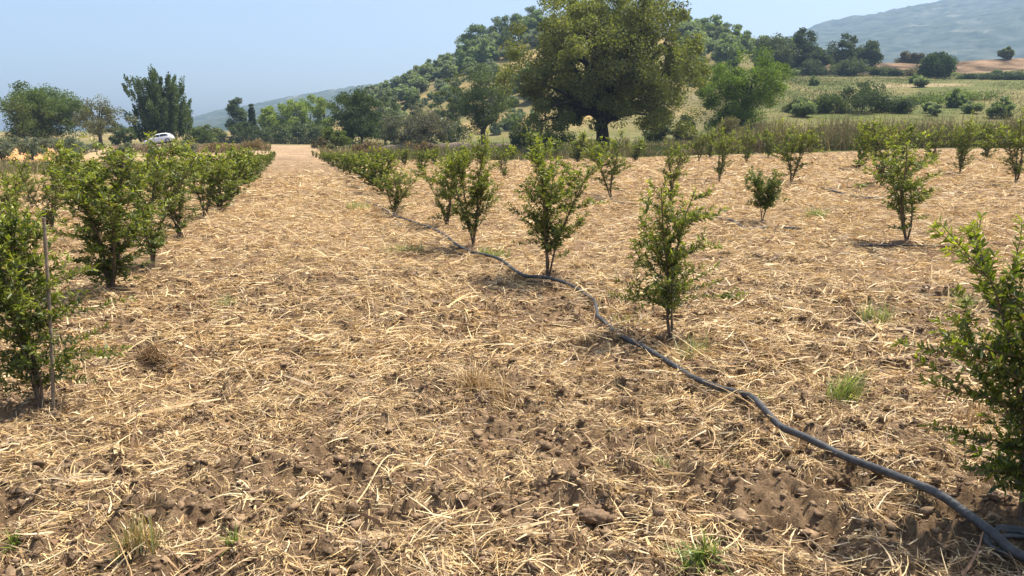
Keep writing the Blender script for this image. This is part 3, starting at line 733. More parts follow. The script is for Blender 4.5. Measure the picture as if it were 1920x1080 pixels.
# olives and other trees covering the hill: copies of a few kinds
hp = [tree('olive_tree', 520 + k, 3.2, w_, 30, 60, .42, c_, .05, .12, .35, .2, .35) for k, (w_, c_) in enumerate([(3.6, (.17, .19, .13)), (4.2, (.14, .165, .095)), (3.0, (.19, .21, .135)), (3.8, (.115, .145, .065))])]
hpu = [False] * 4
def hill_tree(px, d, s, k, label, group):
    o = copy_tree(hp[k]) if hpu[k] else hp[k]; hpu[k] = True
    stand(o, px, d, label, 'bush' if 'bush' in label else 'tree', group, px * 1.7 + d, s)
GO = 'olive trees on the hillside'
rr = random.Random(3)
for i, px in enumerate(range(690, 860, 17)):
    hill_tree(px + rr.uniform(-4, 4), 226 + rr.uniform(-2, 2), rr.uniform(.85, 1.25), rr.choice([0, 1, 3]), 'small round tree of the dotted line along the left crest of the hill', 'trees along the hill crest')
for i in range(118):
    for _ in range(12):
        px = rr.uniform(655, 1010); d = rr.uniform(128, 222)
        x, y, z = at_d(px, d); py = HZ - (z - CAMH) / d * F
        if py < 205 or rr.random() < .3: break
    hill_tree(px, d, rr.choice([.55, .7, .8, .95, 1.3]), rr.choice([0, 0, 1, 2, 3]), 'small grey-green olive among others on the dry hillside left of the oak', GO)
GT = 'wood on the hill top'
for i in range(34):
    px = 1280 + 215 * rr.random(); d = rr.uniform(165, 232)
    hill_tree(px, d, rr.uniform(1.2, 2.0), rr.choice([1, 3, 3]), 'dark tree packed in the wood on the ridge right of the oak', GT)
for i in range(16):
    hill_tree(rr.uniform(862, 1000), rr.uniform(188, 222), rr.choice([.8, 1.0, 1.3, 1.6]), rr.choice([0, 1, 2, 3]), 'small tree on the upper slope just under the hill-top group', 'trees on the upper slope')
for i in range(22):
    px = rr.choice([rr.uniform(975, 1075), rr.uniform(1275, 1370)]); d = rr.uniform(190, 233)
    hill_tree(px, d, rr.uniform(1.1, 1.9), rr.choice([0, 1, 3]), 'hillside tree glimpsed close beside the oak crown', 'trees around the oak crown on the hill')
for i in range(15):
    hill_tree(rr.uniform(1470, 1930), rr.choice([rr.uniform(72, 100), rr.uniform(110, 165)]), rr.choice([.25, .35, .45, .6]), rr.choice([1, 2, 3]), 'small low bush dotted on the dry grassy slope at the right', 'small bushes on the right slope')
hb = [tree('broadleaf_tree', 540 + k, 7.5, 7.6, 60, 75, .38, c_, .05, .2, .4, .17, .35, light=l_) for k, (c_, l_) in enumerate([((.085, .115, .042), (.13, .165, .06)), ((.08, .10, .045), (.115, .14, .065))])]
for i, (px, d, s, k, lb) in enumerate([(893, 222, 1.12, 0, 'large green tree on the very edge of the hill top'), (868, 224, .55, 0, 'lower tree hanging over the left brow of the hill top'), (940, 226, 1.1, 1, 'rounded tree in the middle of the hill-top group'),
                                       (972, 222, .95, 0, 'hill-top tree close to the oak crown'), (1000, 228, 1.05, 1, 'hill-top tree half hidden by the oak'), (950, 200, .7, 1, 'dark tree on the upper slope just below the hill-top group'), (1345, 230, .9, 1, 'taller dark tree rising above the ridge wood'), (1305, 226, .85, 0, 'ridge tree touching the right side of the oak')]):
    o = hb[k] if i in (0, 2) else copy_tree(hb[k]); stand(o, px, d, lb, 'tree', None, i * 1.3, s)
# olive saplings on the tan ground at the left
sap = [tree('olive_sapling', 560 + k, 1.5, 1.4, 20, 50, .12, (.10, .115, .085), .08, .05, .35, .22, .3) for k in range(2)]
for i, (px, py, s) in enumerate([(12, 292, .9), (38, 290, 1.1), (62, 300, 1.0), (84, 284, 1.0), (112, 288, .9), (126, 292, 1.05), (146, 298, 1.0), (160, 290, .8), (236, 300, .8), (290, 300, .7), (352, 304, .9), (20, 282, .9), (55, 280, .9), (104, 280, .9), (180, 285, .7), (128, 312, .7), (3, 305, 1.0)]):
    o = sap[i % 2] if i < 2 else copy_tree(sap[i % 2])
    x, y, z = at(px, py); o.location = (x, y, z - .05); o.rotation_euler = (0, 0, i * 1.1); o.scale = (s, s, s)
    tag(o, 'small round silvery olive sapling on the bare orange ground', 'tree', 'olive saplings left of the field')
# dry bushes left of the end of the lane
for i, (px, d, top, w, lb) in enumerate([(410, 66, 270, 60, 'reddish dry brush heap on the left of the lane'), (470, 72, 267, 60, 'brown dry brush nearest the end of the lane'), (330, 70, 274, 46, 'dark dry brush below the white car'), (275, 66, 281, 60, 'dark brown weeds on the bank beneath the car'), (690, 56, 262, 60, 'reddish brown weed clump in front of the dark tree'), (790, 54, 264, 50, 'rust-brown weed clump in front of the grey bushes')]):
    simple('dry_bush', px, d, top, w, lb, 571 + i, (.14, .095, .055), 'bush', nc=22, per=60, crown0=.0, clump_r=.2, lump=.5)

# hedge: long dark clipped line behind the lane
mb = MB(); rngh = np.random.default_rng(8)
pts = np.array([at_d(p, 116 - (p - 380) * .05) for p in np.linspace(372, 655, 60)])
n = 7000; t = rngh.uniform(0, 59, n); i = np.minimum(t.astype(int), 58); f = (t - i)[:, None]
P = pts[i] * (1 - f) + pts[i + 1] * f; hh = .95 + .35 * fbm(t * .25, t * 0, 3, 2)
P = P + np.stack([rngh.normal(0, .15, n), rngh.uniform(-.5, .5, n), rngh.uniform(0, 1, n) * hh], -1)
leaves(mb, P, rngh.normal(size=(n, 3)), .2 * rngh.uniform(.6, 1.3, n), .6, np.array([.035, .042, .022]) * rngh.uniform(.6, 1.5, (n, 1)), rngh)
hr = empty('hedge'); mb.build('crown', M_TREE, hr)
mb = MB()
for q in range(0, 60, 2):
    b = pts[q]; tube(mb, [b + (0, 0, -.2), b + (.05, 0, .4), b + (.1, .05, .9)], [.06, .05, .02], (.07, .05, .04), 5)
mb.build('trunk', M_BARK, hr); tag(hr, 'long low dark hedge crossing behind the end of the lane', 'hedge')

# low earth bank with pale top, left of the oak
mb = MB(); us = np.linspace(700, 1015, 40); prof = [(-.6, -.3), (-.35, .55), (-.1, .85), (.35, .9), (.8, .75), (1.2, -.3)]
V, C = [], []
for k, p in enumerate(us):
    b = np.array(at_d(p, 77 + .6 * math.sin(k * .3))); e = min(1, k / 6, (39 - k) / 6); nz = float(fbm(np.array([k * .4]), np.array([1.0]), 4, 3)[0])
    for j, (dy, dz) in enumerate(prof):
        V.append(b + (0, dy, (dz * .62 + .35 * nz) * e if dz > 0 else -.3)); C.append((.30, .235, .155) if j == 3 else (.15, .115, .085))
nprof = len(prof); mb.add(V, grid_faces(40, nprof, False)[:, ::-1], np.array(C)); o = mb.build('earth_bank', M_WALL)
tag(o, 'low brown bank with a pale dry top, left of the oak trunk', 'bank')

# ---------------------------------------------------------------- weeds and grass (stuff)
def blades(mb, x, y, h, w, cols, rng, lean=.3, seg=2):
    n = len(x); a = rng.uniform(0, 6.28, n); s = np.stack([np.cos(a), np.sin(a), np.zeros(n)], -1)
    b = rng.uniform(0, 6.28, n); l = np.abs(rng.normal(0, lean, n)); dl = np.stack([np.cos(b) * l, np.sin(b) * l, np.zeros(n)], -1)
    p0 = np.stack([x, y, ground_z(x, y) - .02], -1); V = []
    for k in range(seg + 1):
        t = k / seg; p = p0 + np.array([0, 0, 1.0]) * (h * t)[:, None] * (1 - .25 * l[:, None] * t) + dl * (h * t * t)[:, None]
        ww = s * (w * (1 - .8 * t) * .5)[:, None]; V += [p - ww, p + ww]
    V = np.stack(V, 1); bb = np.arange(n)[:, None] * (2 * seg + 2)
    mb.add(V.reshape(-1, 3), np.concatenate([bb + np.array([2 * k, 2 * k + 1, 2 * k + 3, 2 * k + 2]) for k in range(seg)]), np.repeat(cols, 2 * seg + 2, axis=0))
def zone(n, px0, px1, d0, d1, rng):
    u = rng.uniform(U(px0), U(px1), n); d = np.sqrt(rng.uniform(d0 ** 2, d1 ** 2, n)); return u * d, d
def pal(n, rng, cols, p): return np.array(cols)[rng.choice(len(cols), n, p=p)] * rng.uniform(.7, 1.3, (n, 1))
BR, OL, GN, TN = (.21, .15, .08), (.15, .15, .05), (.095, .135, .03), (.33, .26, .14)
rw = np.random.default_rng(21)
mb = MB()
x, y = zone(15000, 1175, 2150, 47.5, 56, rw); hmod = 1.0 + 1.0 * fbm(x * .3, y * .3, 88, 3)
g = sstep(U(1180), U(1500), x / y)
keep = rw.uniform(size=len(x)) < .75 + .6 * fbm(x * .35, y * .35, 89, 2); x, y, hmod, g = x[keep], y[keep], hmod[keep], g[keep]
blades(mb, x, y, (.5 + 1.0 * g) * hmod * rw.uniform(.5, 1.25, len(x)), np.full(len(x), .05), pal(len(x), rw, [BR, OL, GN, TN], [.36, .3, .2, .14]), rw, .5)
cx, cy = zone(1500, 1175, 2150, 47.8, 55.5, rw); cg = sstep(U(1180), U(1500), cx / cy); ch = (.25 + 1.15 * cg * (.7 + .6 * fbm(cx * .3, cy * .3, 88, 3))) * rw.uniform(.4, 1.05, len(cx)); cr_ = rw.uniform(.3, .75, len(cx))
ct = np.array([BR, (.19, .15, .07), OL, GN, (.12, .13, .045)])[np.clip((2.9 + 4.2 * fbm(cx * .25, cy * .25, 187, 2) + rw.normal(0, .8, len(cx))).astype(int), 0, 4)]
i = np.repeat(np.arange(len(cx)), 70); P = np.stack([cx[i], cy[i], ground_z(cx, cy)[i] + ch[i] * .6], -1) + unit(rw.normal(size=(len(i), 3))) * (rw.uniform(0, 1, (len(i), 1)) ** .4) * np.stack([cr_[i], cr_[i], ch[i] * .6], -1)
leaves(mb, P, rw.normal(size=(len(i), 3)) + np.array([0, 0, 1.2]), .17 * rw.uniform(.5, 1.4, len(i)), .32, ct[i] * rw.uniform(.6, 1.4, (len(i), 1)), rw)
tag(mb.build('tall_weeds', M_DRY), 'tall brown and green weeds on the bank along the far right edge of the field', 'weeds', kind='stuff')
mb = MB()
x, y = zone(15000, 600, 1200, 46.5, 62, rw); blades(mb, x, y, (.42 + .25 * fbm(x * .3, y * .3, 87, 2)) * rw.uniform(.5, 1.3, len(x)), np.full(len(x), .05), pal(len(x), rw, [BR, OL, GN, TN], [.28, .34, .24, .14]), rw, .4)
x, y = zone(9000, -120, 400, 30.5, 41, rw); blades(mb, x, y, .32 * rw.uniform(.4, 1.3, len(x)), np.full(len(x), .035), pal(len(x), rw, [BR, OL, GN, TN], [.3, .4, .1, .2]), rw, .5)
x, y = zone(5000, 230, 470, 62, 96, rw); blades(mb, x, y, .4 * rw.uniform(.4, 1.3, len(x)), np.full(len(x), .07), pal(len(x), rw, [BR, OL, TN], [.5, .3, .2]), rw, .5)
x, y = zone(5000, 480, 1180, 62, 110, rw); k = np.abs(x / y - U(550)) > .03; x, y = x[k], y[k]; blades(mb, x, y, .45 * rw.uniform(.4, 1.3, len(x)), np.full(len(x), .09), pal(len(x), rw, [BR, OL, GN], [.3, .4, .3]), rw, .5)
tag(mb.build('low_weeds', M_DRY), 'low brown and olive weeds in strips around the field', 'weeds', kind='stuff')
mb = MB()
x, y = zone(60000, 1190, 2150, 56, 170, rw); k = fbm(x * .05, y * .05, 86, 3) + .25 + .3 * fbm(x * .3, y * .3, 85, 2) > rw.uniform(-.3, .4, len(x)); x, y = x[k], y[k]
blades(mb, x, y, (.26 + .2 * fbm(x * .1, y * .1, 84, 2)) * rw.uniform(.4, 1.3, len(x)), .0009 * y, pal(len(x), rw, [OL, GN, TN, (.12, .14, .055)], [.42, .26, .07, .25]), rw, 1.0)
tag(mb.build('meadow_grass', M_DRY), 'rough olive grass and herbs covering the slope on the right', 'grass', kind='stuff')
mb = MB()     # scattered green weeds sprouting through the straw
x, y = zone(26000, -100, 2050, 2.4, 30, rw)
k = (fbm(x * .55, y * .55, 83, 3) > .30) & (field_mask(x, y) > .8) & (rw.uniform(size=len(x)) < .5); x, y = x[k], y[k]
blades(mb, x, y, .06 * rw.uniform(.4, 1.6, len(x)), .0035 + .0006 * y, pal(len(x), rw, [(.13, .17, .05), (.17, .19, .08), (.20, .19, .09)], [.4, .35, .25]), rw, .9)
tag(mb.build('sprouting_weeds', M_GRASS), 'sparse green weeds sprouting through the straw', 'weeds', kind='stuff')

# single tufts one can point at
def tuft(px, py, n, h, spread, cols, label, lean=.6, wd=.007, cat='grass tuft', name='grass_tuft', bias=(0, 0), seg=4, mat=None):
    n = int(n * 1.6); h *= 1.3; rng = np.random.default_rng(px + py); x0, y0, z0 = at(px, py)
    x = np.clip(rng.normal(0, spread * .8, n), -spread * 1.2, spread * 1.2); y = np.clip(rng.normal(0, spread * .5, n), -spread * .7, spread * .7); a = rng.uniform(0, 6.28, n)
    hh = h * rng.uniform(.4, 1.2, n); l = np.abs(rng.normal(0, lean, n)); dl = np.stack([np.cos(a) * l + bias[0], np.sin(a) * l + bias[1], 0 * l], -1)
    s = np.stack([-np.sin(a), np.cos(a), 0 * a], -1); zz = ground_z(x + x0, y + y0) - z0; p0 = np.stack([x, y, zz - .01], -1); V = []
    for k in range(seg + 1):
        t = k / seg; p = p0 + np.array([0, 0, 1.0]) * (hh * (t - .42 * np.minimum(l, 1.6) * t * t))[:, None] + dl * (hh * t ** 1.5)[:, None]
        ww = s * (wd * (1 - .85 * t ** 1.5) * .5 * rng.uniform(.7, 1.3, n))[:, None]; V += [p - ww, p + ww]
    V = np.stack(V, 1); V[:, :, 2] = np.maximum(V[:, :, 2], -.02); mb = MB(); bb = np.arange(n)[:, None] * (2 * seg + 2)
    mb.add(V.reshape(-1, 3), np.concatenate([bb + np.array([2 * k, 2 * k + 1, 2 * k + 3, 2 * k + 2]) for k in range(seg)]), np.repeat(pal(n, rng, cols, [1 / len(cols)] * len(cols)), 2 * seg + 2, axis=0))
    o = mb.build(name, mat or M_GRASS); o.location = (x0, y0, z0); return tag(o, label, cat)
G1 = [(.20, .29, .05), (.13, .21, .035), (.28, .31, .08)]; G2 = [(.25, .29, .09), (.16, .22, .06), (.40, .35, .17)]; DR = [(.62, .47, .26), (.45, .31, .16), (.30, .2, .1)]
tuft(1310, 1062, 90, .085, .045, G1, 'bright green grass tuft on bare soil at the bottom edge', .9, .006)
tuft(265, 1058, 110, .12, .06, DR + [(.2, .22, .1)], 'bleached straw tuft standing upright at the bottom left', .35, .006, 'dry tuft', 'dry_tuft')
tuft(1575, 752, 120, .17, .07, G2 + [(.30, .33, .09)], 'yellow-green grass tuft leaning right beside the long pipe', .5, .007, bias=(.45, .1))
tuft(1640, 606, 90, .15, .11, G2, 'grey-green grass tuft in the open straw on the right', .7, .007)
tuft(1798, 578, 110, .14, .10, G1, 'green grass tuft left of the nearest right shrub', .8, .007)
tuft(425, 578, 60, .12, .09, G2, 'faint grey-green tuft alone in the lane between the rows', .8, .006)
tuft(928, 482, 130, .12, .16, G1 + G2, 'flat patch of green grass at the foot of the spired shrub', 1.1, .009)
tuft(1300, 664, 70, .16, .08, G2, 'grass tuft in front of the airy single-stemmed shrub', .6, .006)
tuft(1405, 752, 70, .07, .09, G1, 'short green sprigs growing over the black pipe', .8, .006)
tuft(438, 1022, 26, .08, .02, G1, 'small green sprig by a dark furrow at the lower left', .5, .006)
tuft(25, 1030, 24, .06, .02, G1, 'tiny green sprig in the bottom left corner', .7, .006)
tuft(1532, 404, 120, .16, .16, G1, 'low green weed patch beyond the dark stunted shrub', .9, .012)
tuft(760, 472, 120, .14, .2, G2, 'grey-green weeds left of the spired shrub', .8, .010)
tuft(672, 392, 100, .2, .2, G2, 'pale weeds left of the low broad shrub', .8, .014)
tuft(1240, 866, 40, .07, .04, G2, 'small pale green weed in the foreground soil', .9, .005)
tuft(1180, 600, 90, .12, .12, G2 + DR, 'pale weeds inside the bend of the black pipe', .8, .006)
tuft(1510, 285, 120, .5, .5, [OL, TN], 'leaning dry grass clump at the edge of the weed bank', .8, .03, 'dry tuft', 'dry_tuft', bias=(-.6, 0), mat=M_DRY)
tuft(285, 672, 260, .13, .09, [(.26, .17, .09), (.36, .25, .13), (.18, .11, .06)], 'brown matted grass clump over a dark hollow, right of the staked shrub', .9, .005, 'dry tuft', 'dry_tuft', mat=M_DRY)
tuft(905, 738, 260, .15, .12, DR, 'heap of bleached straw above a dark hole', .9, .006, 'dry tuft', 'dry_tuft', mat=M_DRY)
tuft(1835, 790, 60, .13, .09, DR, 'broken pale stubble beside the nearest right shrub', .5, .007, 'dry tuft', 'dry_tuft', mat=M_DRY)

# long pale stalks lying on the soil
def stalk(pxs, r, label):
    p = np.array([at(a, b) for a, b in pxs]); p[:, 2] += r + .012
    base = p[0].copy(); q = smooth_path(p - base, 14); q[:, 2] += np.sin(np.linspace(0, 3.14, 14)) * .015
    mb = MB(); tube(mb, q, np.linspace(r, r * .5, 14), (.66, .50, .27), 6)
    o = mb.build('dry_stalk', M_STRAW, smooth=True); o.location = base; tag(o, label, 'stalk', 'long dry stalks')
stalk([(632, 952), (680, 905), (725, 868), (768, 856)], .0065, 'thick pale stalk lying slantwise on bare soil left of centre')
stalk([(585, 948), (612, 925), (652, 905)], .0045, 'shorter pale stalk beside the thick slanting one')
stalk([(960, 1066), (995, 1052), (1034, 1038)], .005, 'pale stalk at the bottom edge in the middle')
stalk([(400, 1075), (450, 1058), (520, 1030)], .005, 'long pale stalk at the lower left by the green sprig')
stalk([(1490, 634), (1560, 636), (1642, 642)], .007, 'thin stalk lying level in the straw at the right')
stalk([(245, 832), (300, 815), (385, 805)], .0055, 'long pale stalk lying below the brown grass clump')

# large clods
def clod(px, py, s, label):
    x, y, z = at(px, py); rng = np.random.default_rng(px)
    import bmesh
    bm = bmesh.new(); bmesh.ops.create_icosphere(bm, subdivisions=4, radius=1)
    v = np.array([q.co[:] for q in bm.verts]); f = np.array([[q.index for q in t.verts] for t in bm.faces]); bm.free()
    dn = fbm(v[:, 0] * 1.6 + px, v[:, 1] * 1.6 + v[:, 2] * 1.3, px, 4) * .35 + fbm(v[:, 0] * 6 + v[:, 2] * 4, v[:, 1] * 6 - v[:, 2] * 3, px + 5, 2) * .10
    v = v * (1 + dn[:, None]) * np.array([s * 1.3, s, s * .62])
    o = mesh_obj('soil_clod', v, f, np.tile(SOIL * 1.0, (len(v), 1)), M_CLOD, smooth=True); o.location = (x, y, z + s * .2); tag(o, label, 'clod', 'large soil clods')
clod(1112, 962, .055, 'broad flat soil clod in the middle of the foreground')
clod(1862, 968, .028, 'round reddish clod left of the coil of pipe')
clod(428, 890, .022, 'small pale clod in the left foreground soil')
clod(385, 962, .026, 'clod next to the thick slanting stalk')
clod(1700, 850, .028, 'clod beyond the pipe at the right')
clod(1815, 945, .022, 'clod between the pipe and the nearest right shrub')

# ---------------------------------------------------------------- pipes
def pipe(name, pxs, r, label, n=120, lift=0.012, cat='pipe', group=None, sub=None):
    p = np.array([at(a, b) for a, b in pxs]); p = smooth_path(p, n)
    z = ground_z(p[:, 0], p[:, 1]); zp = np.pad(z, 4, 'edge'); z = np.max([zp[i:i + len(z)] for i in range(9)], axis=0); k = np.ones(19) / 19
    z = np.convolve(np.pad(z, 9, 'edge'), k, 'valid'); p[:, 2] = z + r * .75 + .012 + lift
    base = p[0].copy(); mb = MB(); tube(mb, p - base, r, (1, 1, 1), 12)
    o = mb.build(name, M_HOSE, smooth=True); o.location = base; return tag(o, label, cat, group)
pipe('irrigation_pipe', [(1990, 1100), (1930, 1072), (1890, 1056), (1850, 1030), (1800, 998), (1740, 958), (1680, 920), (1620, 890), (1560, 862), (1500, 838), (1460, 820), (1430, 795), (1400, 770), (1360, 752), (1310, 725), (1260, 697), (1210, 672), (1165, 650),
                         (1147, 632), (1133, 612), (1121, 599), (1118, 586), (1112, 571), (1085, 556), (1050, 542), (1020, 534), (985, 530), (960, 515), (938, 498), (912, 490), (886, 484), (860, 471), (838, 452), (815, 438), (790, 428), (762, 416), (740, 408), (715, 392), (688, 380)], .0195,
     'long black irrigation pipe winding from the lower right corner into the row', 260)
pipe('irrigation_pipe', [(1330, 408), (1365, 414), (1385, 424), (1405, 430), (1440, 428), (1470, 432), (1502, 434)], .024, 'short curved length of black pipe by the dark stunted shrub', 60)
pipe('irrigation_pipe', [(1600, 462), (1650, 461), (1700, 462), (1750, 467), (1800, 466)], .013, 'straight black pipe passing the foot of the forked shrub', 50)
pipe('irrigation_pipe', [(1540, 352), (1570, 362), (1620, 372), (1680, 370)], .024, 'thin dark pipe lying across the straw below the tallest right shrub', 50)
pipe('irrigation_pipe', [(1150, 378), (1190, 384), (1225, 382)], .024, 'dark bit of pipe at the foot of the vase-shaped shrub before the oak', 30)
x0, y0, z0 = at(1908, 1040)
th = np.linspace(0, 2 * np.pi * 4.3, 240); rad = .070 + .012 * np.sin(th * .7) + .008 * th / 6.28
q = np.stack([np.cos(th) * rad * 1.25 + .012 * np.sin(th * .31), np.sin(th) * rad + .01 * np.cos(th * .43), .010 + .005 * th / 6.28 + .008 * np.sin(th + .6) + .01], -1)
mb = MB(); tube(mb, q, .0085, (1, 1, 1), 8); o = mb.build('pipe_coil', M_HOSE, smooth=True); o.location = (x0, y0, z0)
tag(o, 'small coil of thin black pipe under the nearest right shrub', 'pipe')

# stake
xa, ya, za = at(98, 776); ra = ray(82, 408); k = ya / ra[1] * .99; top = np.array([ra[0] * k, ra[1] * k, CAMH + ra[2] * k])
foot = np.array([xa, ya, za - .1]); mb = MB(); L = smooth_path([(0, 0, 0), (top - foot) * .5 + np.array([.008, 0, 0]), top - foot], 16)
tube(mb, L, .0098 + .0012 * np.sin(np.arange(16) * 2.1), (1, 1, 1), 8); o = mb.build('wooden_stake', M_WOOD, smooth=True); o.location = foot
tag(o, 'thin grey wooden stake stuck in the ground beside the near left shrub', 'stake')
# pale post by the car
x0, y0, z0 = at_d(338, 97); mb = MB(); tube(mb, [(0, 0, -.2), (.03, 0, .5), (-.05, 0, 1.05)], [.09, .08, .07], (1, 1, 1), 7); tube(mb, [(.02, 0, .45), (.18, .02, .75)], [.05, .03], (1, 1, 1), 6)
o = mb.build('tree_stump', solid('pale_wood', (.45, .36, .25), .9, .3, .4, 8)); o.location = (x0, y0, z0); tag(o, 'pale broken stump behind the white car', 'stump')

# ---------------------------------------------------------------- the car
def car():
    root = empty('parked_car')
    M_PAINT = solid('white_paint', (.80, .80, .80), .25, None, 0, 1, .5); M_GLASS = solid('dark_glass', (.015, .017, .02), .08, None, 0, 1, .6)
    M_TYRE = solid('tyre_rubber', (.02, .02, .02), .85); M_RIM = solid('alloy', (.5, .5, .52), .3, None, 0, 1, .5, .8); M_LAMP = solid('lamp_glass', (.75, .75, .72), .12); M_RED = solid('red_lamp', (.4, .02, .02), .15)
    M_BLK = solid('black_trim', (.03, .03, .03), .6)
    # cross-sections along the length (front at -x): x, sill z, belt z, roof z, half width low, half width belt, half width roof
    S = [(-2.10, .34, .55, .60, .60, .58, .50), (-2.02, .24, .66, .70, .74, .72, .62), (-1.75, .20, .76, .80, .84, .82, .70), (-1.30, .20, .84, .90, .86, .85, .72), (-.98, .20, .90, .97, .87, .86, .70), (-.45, .20, .93, 1.32, .87, .86, .62),
         (-.05, .20, .95, 1.45, .87, .86, .60), (.60, .20, .96, 1.47, .87, .86, .60), (1.20, .20, .97, 1.42, .87, .86, .58), (1.65, .21, .98, 1.30, .86, .85, .56), (1.92, .25, .96, 1.04, .82, .80, .60), (2.04, .33, .80, .84, .74, .72, .58), (2.08, .42, .62, .66, .62, .6, .5)]
    V = []
    for (x, a, b, c, wl, wb, wr) in S:
        ring = [(-wl * .92, a), (-wl, a + .12), (-wl * 1.01, (a + b) / 2), (-wb, b), (-(wb * .35 + wr * .65), b + (c - b) * .62), (-wr, c - .03 * (c > 1)), (-wr * .5, c + .02), (0, c + .03), (wr * .5, c + .02), (wr, c - .03 * (c > 1)), (wb * .35 + wr * .65, b + (c - b) * .62), (wb, b), (wl * 1.01, (a + b) / 2), (wl, a + .12), (wl * .92, a)]
        V += [(x, p, q) for p, q in ring]
    nr = 15; mb = MB(); mb.add(V, grid_faces(len(S), nr, False), (1, 1, 1))
    mb.add(V[:nr], [list(range(nr))], (1, 1, 1)); mb.add(V[-nr:], [list(range(nr))[::-1]], (1, 1, 1))
    body = mb.build('body', M_PAINT, root, True)
    def patch(name, pts, mat, parent=root, thick=.012):
        pts = np.array(pts, float); nrm = unit(np.cross(pts[1] - pts[0], pts[2] - pts[0])); m = MB(); n = len(pts)
        v = np.concatenate([pts + nrm * thick, pts - nrm * thick]); m.add(v, [list(range(n)), list(range(2 * n - 1, n - 1, -1))]); m.add(v, [[i, i + n, (i + 1) % n + n, (i + 1) % n] for i in range(n)])
        return m.build(name, mat, parent)
    for s in (-1, 1):
        patch('side_window', [(-.78, s * .80, 1.00), (-.32, s * .69, 1.30), (.28, s * .67, 1.36), (.30, s * .84, 1.00)], M_GLASS)
        patch('side_window', [(.36, s * .84, 1.00), (.36, s * .67, 1.36), (1.15, s * .66, 1.34), (1.52, s * .72, 1.18), (1.50, s * .82, 1.02)], M_GLASS)
        patch('headlight', [(-2.05, s * .42, .60), (-2.03, s * .66, .62), (-1.80, s * .80, .74), (-1.88, s * .50, .75)], M_LAMP)
        patch('tail_light', [(2.02, s * .58, .82), (1.98, s * .76, .82), (1.93, s * .76, 1.0), (1.97, s * .58, 1.0)], M_RED)
        patch('wing_mirror', [(-.72, s * .90, .98), (-.58, s * 1.0, .98), (-.58, s * 1.0, 1.10), (-.72, s * .90, 1.10)], M_PAINT, root, .04)
        for x in (-1.32, 1.28):
            m = MB(); tube(m, [(x, s * .68, .31), (x, s * .70, .31), (x, s * .86, .31), (x, s * .89, .31)], [.27, .315, .315, .28], (1, 1, 1), 20); w = m.build('wheel', M_TYRE, root, False)
            m = MB(); tube(m, [(x, s * .86, .31), (x, s * .90, .31), (x, s * .905, .31)], [.2, .2, .12], (1, 1, 1), 14); m.build('rim', M_RIM, w)
            m = MB(); a = np.linspace(0, math.pi, 10); tube(m, np.stack([x + .36 * np.cos(a), np.full(10, s * .865), .31 + .36 * np.sin(a)], -1), .03, (1, 1, 1), 5); m.build('wheel_arch', M_BLK, root)
        patch('door_handle', [(.12, s * .885, .86), (.26, s * .885, .86), (.26, s * .885, .89), (.12, s * .885, .89)], M_BLK)
    patch('windscreen', [(-.93, -.66, 1.00), (-.93, .66, 1.00), (-.42, .55, 1.36), (-.42, -.55, 1.36)], M_GLASS)
    patch('rear_window', [(1.58, -.5, 1.36), (1.58, .5, 1.36), (1.93, .58, 1.04), (1.93, -.58, 1.04)], M_GLASS)
    patch('bumper', [(-2.12, -.6, .36), (-2.12, .6, .36), (-2.12, .6, .5), (-2.12, -.6, .5)], M_BLK)
    return root
c = car(); x0, y0, z0 = at_d(299, 88)
c.location = (x0, y0, z0 + .35); c.rotation_euler = (0, math.radians(-9), math.radians(14)); c.scale = (.78,) * 3
tag(c, 'white car parked askew beneath the dark feathery tree', 'car')
# earth the car stands on
mb = MB(); gx = np.linspace(-5, 3.5, 36); gy = np.linspace(-3.2, 3, 20); X, Y = np.meshgrid(gx, gy, indexing='ij')
hm = .62 * np.exp(-((Y - .2) / 1.9) ** 2) * sstep(-5, -1, X) * (1 - sstep(1.8, 3.4, X)) + .12 * fbm(X * .8, Y * .8, 6, 3)
base_t = ground_z(X.ravel() + x0, Y.ravel() + y0).reshape(X.shape) - z0
Z = base_t - .15 + np.maximum(hm, 0)
mb.add(np.stack([X, Y, Z], -1).reshape(-1, 3), grid_faces(36, 20, False)[:, ::-1], np.array([.17, .11, .075])); o = mb.build('earth_mound', M_WALL, smooth=True); o.location = (x0, y0, z0); tag(o, kind='structure')

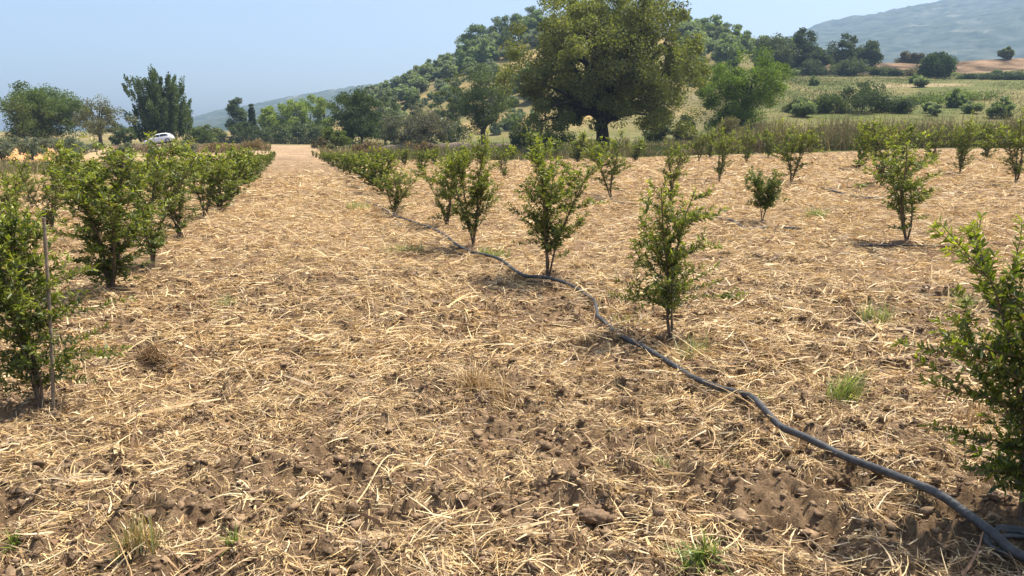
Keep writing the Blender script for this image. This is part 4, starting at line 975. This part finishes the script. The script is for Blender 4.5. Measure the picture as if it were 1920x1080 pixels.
# ---------------------------------------------------------------- haze, light, camera
mb = MB(); B = 2500.0; zt, zb = 470.0, -3.0
v = [(-B, -B, zb), (B, -B, zb), (B, B, zb), (-B, B, zb), (-B, -B, zt), (B, -B, zt), (B, B, zt), (-B, B, zt)]
m, nt, out = new_mat('haze_air')
pv = N(nt, 'ShaderNodeVolumePrincipled', Density=.00038, Anisotropy=.1); pv.inputs['Color'].default_value = (.50, .72, 1, 1)
nt.links.new(pv.outputs[0], out.inputs['Volume'])
mb.add(v, [[3, 2, 1, 0], [4, 5, 6, 7], [0, 1, 5, 4], [1, 2, 6, 5], [2, 3, 7, 6], [3, 0, 4, 7]])
tag(mb.build('haze', m), 'thin pale blue summer haze over the land', 'haze', kind='stuff')

SUN_EL, SUN_AZ = math.radians(63), math.radians(64)
w = bpy.data.worlds.new('World'); scene.world = w; w.use_nodes = True
nt = w.node_tree; bg = nt.nodes['Background']; bg.inputs['Strength'].default_value = .145
sky = nt.nodes.new('ShaderNodeTexSky'); sky.sky_type = 'NISHITA'; sky.sun_disc = False
sky.sun_elevation = SUN_EL; sky.sun_rotation = SUN_AZ; sky.air_density = .85; sky.dust_density = 3.4; sky.ozone_density = 1.0
nt.links.new(sky.outputs[0], bg.inputs['Color'])
ld = bpy.data.lights.new('sun', 'SUN'); ld.energy = 5.0; ld.angle = math.radians(.55); ld.color = (1, .94, .82)
lo = bpy.data.objects.new('sun', ld); COL.objects.link(lo)
sd = Vector((math.sin(SUN_AZ) * math.cos(SUN_EL), math.cos(SUN_AZ) * math.cos(SUN_EL), math.sin(SUN_EL)))
lo.rotation_euler = sd.to_track_quat('Z', 'Y').to_euler(); lo.location = (0, 0, 60)

cd = bpy.data.cameras.new('camera'); cd.sensor_width = 36; cd.lens = 36 * F / 1920; cd.clip_start = .05; cd.clip_end = 20000
co = bpy.data.objects.new('camera', cd); COL.objects.link(co); co.location = (0, 0, CAMH); co.rotation_euler = (math.pi / 2 - PITCH, 0, 0)
scene.camera = co
vs = scene.view_settings; vs.view_transform = 'Standard'; vs.look = 'None'; vs.exposure = 0.80; vs.gamma = 1.0
cy = scene.cycles; cy.max_bounces = 6; cy.diffuse_bounces = 3; cy.transmission_bounces = 4; cy.glossy_bounces = 2; cy.volume_bounces = 0
